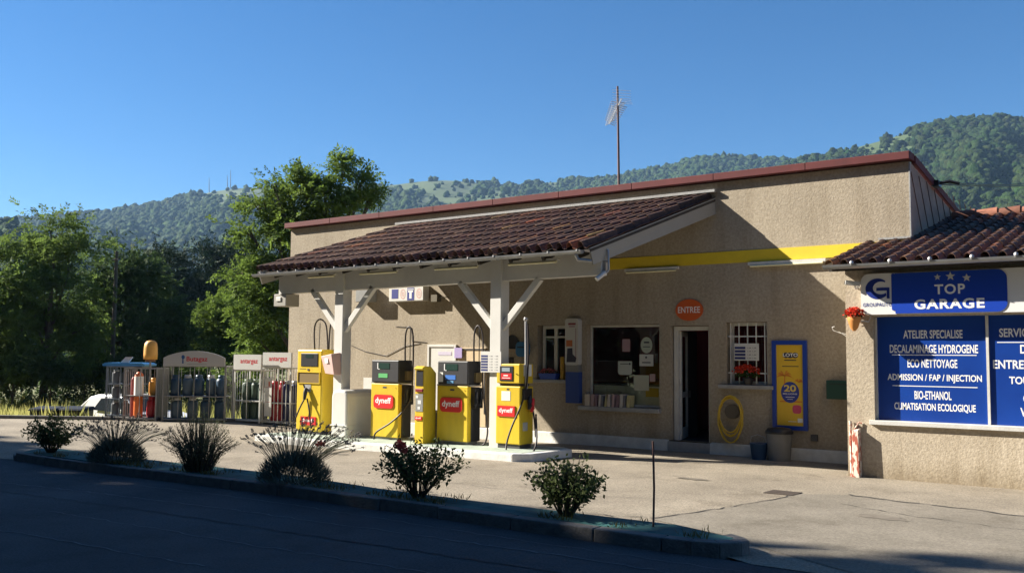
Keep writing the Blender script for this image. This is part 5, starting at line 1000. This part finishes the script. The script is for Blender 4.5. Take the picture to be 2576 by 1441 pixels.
mb = MB(); mb.lathe([(.10, 1.80), (.12, 1.78), (.19, 1.76), (.195, 1.90), (.19, 2.1), (.175, 2.22), (.12, 2.29), (.06, 2.31)], n=12); mb.build("bottle", mat("sign_amber", (.70, .36, .07), .5, var=.1), bs, local=True)
mb = MB(); mb.box(-.02, .02, -.02, .02, 0, 1.79); mb.build("post", CAGE_G, bs, local=True)
mb = MB(); mb.lathe([(.13, 1.70), (.14, 1.70), (.14, 1.77), (.13, 1.77)], n=12); mb.build("foot_ring", mat("sign_brown", (.2, .1, .05), .6), bs, local=True)
# low far kerb, bins and the parked car below it
mb = MB()
for k_ in range(14):
    a_ = ED0+EDU*(-12+k_*1.35); b_ = ED0+EDU*(-12+k_*1.35+1.33); za, zb = gz(a_[0]), gz(b_[0]); c_ = b_+EDN*.14; d_ = a_+EDN*.14
    mb.hexa([(*a_, za-.1), (*b_, zb-.1), (*c_, zb-.1), (*d_, za-.1), (*a_, za+.09), (*b_, zb+.09), (*c_, zb+.09), (*d_, za+.09)])
struct(mb.build("far_kerb", KERB, bevel=.01))
def wheelie(label, u, v, rz, sc):
    t = thing("wheeled_bin", label, "bin", cpos(u, v, -.98), PHI+rz, "black bins beyond the forecourt edge"); w_, d_, h_ = .62*sc, .5*sc, 1.17
    mb = MB(); mb.hexa([(-w_*.85, -d_*.85, .08), (w_*.85, -d_*.85, .08), (w_*.85, d_*.85, .08), (-w_*.85, d_*.85, .08), (-w_, -d_, h_), (w_, -d_, h_), (w_, d_, h_), (-w_, d_, h_)]); mb.build("body", BLACK, t, local=True, bevel=.02)
    mb = MB(); mb.hexa([(-w_-.05, -d_-.05, h_), (w_+.05, -d_-.05, h_), (w_+.05, d_+.05, h_), (-w_-.05, d_+.05, h_), (-w_, -d_, h_+.06), (w_, -d_, h_+.06), (w_, d_, h_+.1), (-w_, d_, h_+.1)]); mb.build("lid", mat("bin_lid", (.02, .028, .045), .85, spec=.15), t, local=True, bevel=.02)
    for s1 in (-1, 1): mb = MB(); mb.tube([(s1*w_*.8-.03, d_*.7, .09), (s1*w_*.8+.03, d_*.7, .09)], .09, 12); mb.build("wheel", RUBBER, t, local=True)
wheelie("black wheeled bin at the left, below the forecourt edge", -3.0, 2.05, .1, .56); wheelie("black wheeled bin nearest the white car", -2.22, 2.25, -.05, .62)
cp_ = at(188, 1000, 30.5); CR = math.pi+R(4)
car = thing("parked_car", "white hatchback parked on the lower ground behind the gas cages", "car", (cp_.x+2.0*math.cos(R(4)), cp_.y+2.0*math.sin(R(4))+.8, -1.0), CR)
CARW = mat("car_white", (.78, .78, .77), .25); CARG = mat("car_glass", (.02, .025, .03), .08)
def shell(mb, prof, y0, y1, ins):
    n_ = len(prof); mb.add([(x, y0+ins(z), z) for x, z in prof]+[(x, y1-ins(z), z) for x, z in prof], [tuple(range(n_)), tuple(range(n_, 2*n_))[::-1]]+[((i+1) % n_, i, n_+i, n_+(i+1) % n_) for i in range(n_)])
ins = lambda z: max(0, (z-.85))*.32
mb = MB(); shell(mb, [(-2.0, .25), (2.0, .25), (2.02, .6), (1.95, .95), (1.42, 1.38), (1.05, 1.46), (-.1, 1.46), (-.35, 1.42), (-1.05, .98), (-1.85, .82), (-2.02, .6)], -.85, .85, ins); mb.build("body", CARW, car, local=True, bevel=.05, seg=3)
mb = MB()
for yy, s_ in ((-.853, 1), (.853, -1)):
    for q in ([(-.92, .96), (.3, .96), (.3, 1.36), (-.32, 1.36)], [(.36, .96), (1.05, .98), (.80, 1.34), (.36, 1.36)]):
        mb = MB(); v_ = [(x, yy+s_*(ins(z)-.004), z) for x, z in q]; mb.add(v_, [(0, 1, 2, 3) if s_ > 0 else (3, 2, 1, 0)]); mb.build("side_window", CARG, car, local=True)
mb = MB(); mb.add([(-1.03, -.72, 1.0), (-1.03, .72, 1.0), (-.37, .62, 1.425), (-.37, -.62, 1.425)], [(3, 2, 1, 0)]); mb.build("windscreen", CARG, car, local=True); mb = MB(); mb.add([(1.94, -.7, .99), (1.94, .7, .99), (1.48, .6, 1.36), (1.48, -.6, 1.36)], [(0, 1, 2, 3)]); mb.build("rear_window", CARG, car, local=True)
for x in (-1.25, 1.25):
    for s_ in (-1, 1):
        mb = MB(); mb.tube([(x, s_*.70, .3), (x, s_*.87, .3)], .3, 20); wl_ = mb.build("wheel", RUBBER, car, local=True); mb = MB(); mb.tube([(x, s_*.86, .3), (x, s_*.885, .3)], .19, 14); mb.build("rim", STEEL, wl_, local=True)
for s_ in (-1, 1):
    mb = MB(); mb.box(-2.03, -1.85, s_*.62-.16, s_*.62+.16, .62, .76); mb.build("headlight", mat("headlight", (.6, .62, .65), .1), car, local=True, bevel=.02); mb = MB(); mb.box(-.75, -.6, s_*.93-.08, s_*.93+.08, .95, 1.06); mb.build("mirror", CARW, car, local=True, bevel=.02)
    mb = MB(); mb.box(1.93, 2.03, s_*.66-.1, s_*.66+.1, .68, .9); mb.build("tail_light", RED, car, local=True)

# ------------------------------------------------------------------ trees
def lobes(lst, d, sq=1., seed=0):
    r_ = random.Random(seed); k_ = d/F_PX; return [(at(px, py, d+r_.uniform(-1, 1)*r_px*k_*.7), r_px*k_, r_px*k_*sq) for px, py, r_px in lst]
def base_at(px, d, z=-1.15): p = at(px, 900, d); p.z = z; return p
tree("feathery tall tree at the far left, tallest of the left group", base_at(110, 46), lobes([(140, 592, 56), (95, 650, 66), (185, 655, 60), (60, 720, 75), (150, 745, 85), (40, 830, 80), (130, 840, 85), (200, 820, 50), (80, 910, 70), (175, 905, 60)], 46, .9, 1), 11, LF_MID, 3800, clump=.45)
tree("tree cut off by the left edge of the view", base_at(-60, 44), lobes([(-50, 660, 70), (-90, 750, 90), (-10, 740, 60), (-30, 830, 80), (-80, 890, 90), (10, 900, 50)], 44, .9, 2), 12, LF_MID, 2600, clump=.45)
tree("dark dense tree around the bare wooden pole", base_at(300, 52), lobes([(300, 680, 55), (255, 720, 60), (350, 715, 55), (310, 780, 80), (245, 810, 65), (370, 800, 60), (280, 880, 75), (355, 890, 70), (230, 920, 50)], 52, .95, 3), 13, LF_DARK, 3600, clump=.5, ls=.18)
FG = "dark trees massed across the field"
tree("dark far tree just right of the wooden pole", base_at(440, 84), lobes([(430, 690, 60), (400, 740, 60), (465, 750, 70), (420, 830, 80), (470, 850, 70)], 84, 1, 4), 14, LF_BLUE, 2400, clump=.8, ls=.26, L=.8, group=FG)
tree("dark far tree in the middle of the far mass", base_at(520, 88), lobes([(510, 680, 55), (545, 720, 60), (500, 760, 70), (540, 820, 80), (500, 880, 70)], 88, 1, 5), 15, LF_BLUE, 2400, clump=.8, ls=.26, L=.8, group=FG)
tree("dark far tree half hidden by the tall tree at the building", base_at(595, 86), lobes([(590, 680, 60), (630, 730, 60), (580, 760, 70), (610, 840, 80)], 86, 1, 6), 16, LF_BLUE, 2200, clump=.8, ls=.26, L=.8, group=FG)
tree("light green young tree above the arched gas cage", base_at(555, 48), lobes([(575, 770, 36), (545, 805, 45), (595, 830, 50), (505, 845, 40), (560, 880, 60), (610, 900, 45), (480, 900, 40)], 48, .9, 7), 17, LF_FRESH, 2400, clump=.34, L=.42, ls=.14, trunk_r=.1)
tree("small dark tree with pale tufts behind the amber bottle sign", base_at(425, 45), lobes([(430, 805, 34), (400, 840, 36), (450, 860, 42), (415, 905, 50), (375, 930, 40)], 45, .9, 8), 18, LF_DARK, 1800, clump=.36, L=.42, ls=.15, trunk_r=.09)
tree("tall open-crowned tree rising behind the left end of the station", base_at(745, 38), lobes([(862, 432, 38), (905, 462, 34), (765, 448, 36), (728, 488, 36), (820, 495, 50), (895, 515, 48), (935, 500, 24), (690, 470, 22), (740, 555, 58), (650, 510, 36), (690, 600, 50), (630, 590, 30), (800, 590, 66), (655, 660, 55), (605, 690, 36), (700, 720, 65), (640, 760, 52), (690, 820, 60), (635, 850, 42), (700, 900, 60)], 38, .85, 9), 19, LF_FRESH, 4300, clump=.30, L=.46, ls=.15, trunk_r=.2)
BG = "bushes at the foot of the trees"
for q, (px, py, r_, d_, lab, m_) in enumerate(((35, 938, 42, 43, "leafy bush at the left edge of the tall grass", LF_MID), (130, 935, 40, 43, "bush under the feathery tall tree", LF_DARK), (215, 938, 42, 44, "bush between the feathery tree and the wooden pole", LF_MID), (300, 938, 38, 44, "dark bush at the foot of the wooden pole", LF_DARK), (480, 950, 45, 42, "bush behind the arched gas cage", LF_MID), (600, 960, 45, 40, "bright bush behind the lower antargaz cage", LF_FRESH))):
    t = tree(lab, base_at(px, d_), lobes([(px, py, r_), (px-28, py+12, r_*.7), (px+28, py+10, r_*.75)], d_, .8, q), 40+q, m_, 700, clump=.22, L=.36, ls=.13, trunk_r=.05, name="bush", group=BG); t["category"] = "bush"
g = np.random.default_rng(91); n_ = 2600; uu = g.uniform(-22, 14, n_); vv = g.normal(20.5, 1.6, n_); zt = 1.5+1.0*np.sin(uu*.8)+.7*np.sin(uu*2.1+1); zz = g.uniform(0, 1, n_)**.8*np.clip(zt, .7, 3.4)-1.1
v, f = spray_leaves(np.column_stack([ED0[0]+EDU[0]*uu+EDN[0]*vv, ED0[1]+EDU[1]*uu+EDN[1]*vv, zz]), unit(g.normal(0, 1, (n_, 3))), g, 12, .55, .19)
tag(np_mesh("undergrowth", v, f, LF_DARK), "dark tangled undergrowth along the foot of the trees", kind="stuff")
# tall dry grass on the far side of the kerb
g = np.random.default_rng(21); n_ = 42000; uu = g.uniform(-14, 10, n_); vv = .9+g.uniform(0, 1, n_)**1.5*20; kb = ~((uu > -3.7) & (uu < .3) & (vv < 3.2)); uu, vv = uu[kb], vv[kb]; n_ = len(uu); P = ED0[None]+EDU[None]*uu[:, None]+EDN[None]*vv[:, None]
hh = g.uniform(.3, .85, n_)*(1+.5*np.sin(uu*1.3+vv)*np.sin(vv*.9)); zz = np.array([ground_h(a_, b_) for a_, b_ in P]); c3d = np.column_stack([P, zz]); ax = unit(np.column_stack([g.normal(0, .25, n_), g.normal(0, .25, n_), np.ones(n_)])); v, f = rhombi(c3d, ax, unit(g.normal(0, 1, (n_, 3))*np.array([1, 1, .1])), hh, np.full(n_, .045))
tn = np.repeat(g.uniform(.6, 1.4, (n_, 1))*np.where(g.uniform(0, 1, (n_, 1)) < .35, np.array([[1.25, .95, .7]]), np.array([[.8, 1.05, .7]])), 4, 0)
tag(np_mesh("tall_grass", v, f, leaf_mat("grass_blades", (.28, .30, .08), (.50, .46, .17), .5, .6)), "sunlit yellow-green tall grass beyond the far kerb", kind="stuff")
# ------------------------------------------------------------------ shrubs in the planting strip
STEM = mat("twig", (.06, .05, .035), .9)
def shrub(label, kind, x, y, hw, h, seed, flower=None):
    t = thing({"rose": "rose_bush", "lav": "lavender", "ros": "rosemary_bush"}[kind], label, "shrub", (x, y, gz(x)+.125), 0); g = np.random.default_rng(seed); mb = MB(); C_, A_ = [], []
    if kind in ("rose", "ros"):
        ns = 62 if kind == "rose" else 150
        for q in range(ns):
            az = g.uniform(0, 6.28); sp = g.uniform(.0, 1)**.6; tip = np.array([hw*sp*math.cos(az), hw*.8*sp*math.sin(az), h*(g.uniform(.65, 1.03) if kind == "rose" else g.uniform(.75, 1.03))*(1-(.38 if kind == "rose" else .55)*sp**2)]); rb0 = .06 if kind == "rose" else .3*hw*g.uniform(.3, 1); r0 = np.array([rb0*math.cos(az), rb0*math.sin(az), 0.])
            mid = r0*.5+tip*.45+np.array([0, 0, .12*h]); mb.tube([r0, mid, tip], [.007, .005, .002], 4, False)
            k_ = 30 if kind == "rose" else 60; t_ = g.uniform(.3 if kind == "rose" else .03, 1.02, (k_, 1)); p = (1-t_)**2*r0+2*t_*(1-t_)*mid+t_**2*tip; C_.append(p+g.normal(0, .032 if kind == "rose" else .012, (k_, 3))); A_.append(np.repeat((tip-r0)[None], k_, 0))
        C_ = np.concatenate(C_); A_ = unit(np.concatenate(A_)); n_ = len(C_)
        if kind == "rose": v, f = rhombi(C_, unit(g.normal(0, 1, (n_, 3))+A_*.5), unit(g.normal(0, .8, (n_, 3))+np.array([0, 0, .8])), g.uniform(.035, .07, n_), g.uniform(.022, .042, n_))
        else: v, f = rhombi(C_, unit(g.normal(0, .65, (n_, 3))+A_*1.1), unit(g.normal(0, 1, (n_, 3))), g.uniform(.025, .05, n_), np.full(n_, .007))
        np_mesh("leaves", v, f, leaf_mat("rose_leaves_%d" % seed, (.05, .08, .028), (.15, .175, .06), .35, 9) if kind == "rose" else leaf_mat("rosemary_needles", (.075, .095, .05), (.17, .19, .10), .2, 9), t)
        mb.build("stems", STEM, t, local=True)
        if flower:
            for q, (fx, fy, fz) in enumerate(flower):
                n_ = 60; u_ = unit(g.normal(0, 1, (n_, 3))); v, f = rhombi(np.array([fx, fy, fz])+u_*.025, unit(u_+g.normal(0, .5, (n_, 3))), unit(g.normal(0, 1, (n_, 3))), np.full(n_, .04), np.full(n_, .035)); np_mesh("flower", v, f, leaf_mat("coral_petals", (.62, .10, .08), (.75, .20, .14), .3, 20) if q == 0 else bpy.data.materials["coral_petals"], t)
    else:
        n_ = 5200; u_ = unit(g.normal(0, 1, (n_, 3))); u_[:, 2] = np.abs(u_[:, 2]); r_ = g.uniform(.3, 1, (n_, 1))**.5; p = u_*r_*np.array([hw*.58, hw*.5, h*.45]); v, f = rhombi(p, unit(u_+np.array([0, 0, .8])+g.normal(0, .25, (n_, 3))), unit(g.normal(0, 1, (n_, 3))), g.uniform(.06, .13, n_), np.full(n_, .008)); np_mesh("leaves", v, f, leaf_mat("lavender_leaves", (.085, .115, .09), (.18, .21, .16), .15, 8), t)
        ns = 230; Cs, As = [], []
        for q in range(ns):
            az = g.uniform(0, 6.28); sp = g.uniform(0, 1)**.55; lean = .18
            r0 = np.array([hw*.3*sp*math.cos(az), hw*.3*sp*math.sin(az), h*.25]); tip = np.array([hw*1.02*sp*math.cos(az)+lean*hw, hw*.9*sp*math.sin(az), h*g.uniform(.72, 1.05)*(1-.3*sp**2)]); mid = r0*.45+tip*.55+np.array([0, 0, .07*h])
            mb.tube([r0, mid, tip], [.0032, .0028, .002], 3, False); t_ = g.uniform(.86, 1.03, (16, 1)); Cs.append(mid+(tip-mid)*t_+g.normal(0, .005, (16, 3))); As.append(np.repeat((tip-mid)[None], 16, 0))
        Cs = np.concatenate(Cs); As = unit(np.concatenate(As)); n_ = len(Cs); v, f = rhombi(Cs, unit(As+g.normal(0, .5, (n_, 3))), unit(g.normal(0, 1, (n_, 3))), np.full(n_, .022), np.full(n_, .012)); np_mesh("flower_spikes", v, f, leaf_mat("lavender_spikes", (.16, .14, .12), (.27, .24, .21), .15, 20), t)
        mb.build("stems", mat("lavender_stem", (.20, .20, .12), .8), t, local=True)
    return t
shrub("leftmost leafy rose bush at the far end of the planting strip", "rose", -16.25, 8.45, .64, .66, 1)
shrub("lavender clump at the left, between the leftmost bush and the rosemary", "lav", -14.15, 8.42, .80, .74, 2)
shrub("upright rosemary bush, third plant from the left in the strip", "ros", -12.0, 8.42, .66, .88, 3)
shrub("large lavender clump in front of the tall pump", "lav", -9.85, 8.36, .84, .82, 4)
shrub("rose bush with coral flowers in the middle of the strip", "rose", -7.7, 8.42, .62, .72, 5, [(-.10, -.2, .60), (-.16, -.18, .62), (-.05, -.22, .57)])
shrub("rightmost rose bush, small and dark, near the iron rod", "rose", -5.62, 8.42, .48, .66, 6)
fl_ = thing("rose_flower", "single coral bloom among the large lavender stalks", "flower", (-9.55, 8.55, .55)); posy(fl_, (-9.62, 8.6, .60), (.05, .05, .05), 70, bpy.data.materials["coral_petals"], 9, .04, "petals"); mb = MB(); mb.tube([(-9.62, 8.6, .58), (-9.6, 8.58, .13)], .005, 5); mb.build("stem", STEM, fl_)
# ------------------------------------------------------------------ tree belt on the near side of the road, which throws its shade on the road
g = np.random.default_rng(33); n_ = 36000; X = g.uniform(-64, 4, n_); Y = g.uniform(-5.2, -1.9, n_); Z = g.uniform(.5, 19, n_)
xg = X+1.6*Z; lim = np.interp(xg, [-40, -22, -17, -12, -6, -3.5, -2.4, -1.2, 2], [9.9, 9.8, 9.4, 9.1, 8.88, 8.85, 9.45, 9.9, 9.3])+.10*np.sin(xg*1.7)+.08*np.sin(xg*4.1+1)+.05*np.sin(xg*9)
ok = Y+.62*Z < lim-.2; P = np.column_stack([X, Y, Z])[ok]; n_ = len(P); v, f = rhombi(P, unit(g.normal(0, 1, (n_, 3))), unit(g.normal(0, 1, (n_, 3))), np.full(n_, .75), np.full(n_, .6))
tag(np_mesh("tree_belt", v, f, LF_DARK), "dense belt of tall trees along the near side of the road", kind="stuff")
# ------------------------------------------------------------------ valley haze
HZ = bpy.data.materials.new("haze"); HZ.use_nodes = True; n = HZ.node_tree.nodes; l = HZ.node_tree.links; n.remove(n["Principled BSDF"])
pv = n.new("ShaderNodeVolumePrincipled"); pv.inputs["Density"].default_value = .00013; pv.inputs["Color"].default_value = (.4, .65, 1, 1); pv.inputs["Anisotropy"].default_value = .1; l.new(pv.outputs[0], n["Material Output"].inputs["Volume"])
mb = MB(); mb.box(-6100, 6100, -6100, 6100, -12, 300); hz = mb.build("haze", HZ); hz["kind"] = "stuff"; hz["label"] = "thin blue haze filling the valley air"
SC.cycles.volume_bounces = 0

g = np.random.default_rng(77); n_ = 2600; x_ = g.uniform(-16.8, -3.9, n_); y_ = np.where(g.uniform(0, 1, n_) < .6, 8.15+np.abs(g.normal(0, .05, n_)), g.uniform(8.2, 8.65, n_)); k_ = (np.sin(x_*3.1)+np.sin(x_*7.7+1)+np.sin(x_*1.3)) > .1; x_, y_ = x_[k_], y_[k_]; n_ = len(x_)
v, f = rhombi(np.column_stack([x_, y_, [gz(q)+.124 for q in x_]]), unit(np.column_stack([g.normal(0, .5, n_), g.normal(0, .5, n_), np.ones(n_)])), unit(g.normal(0, 1, (n_, 3))), g.uniform(.03, .11, n_), np.full(n_, .012))
tag(np_mesh("weeds", v, f, leaf_mat("weed_leaves", (.05, .07, .02), (.17, .16, .06), .3, 6)), "sparse weeds growing along the planting strip", kind="stuff")
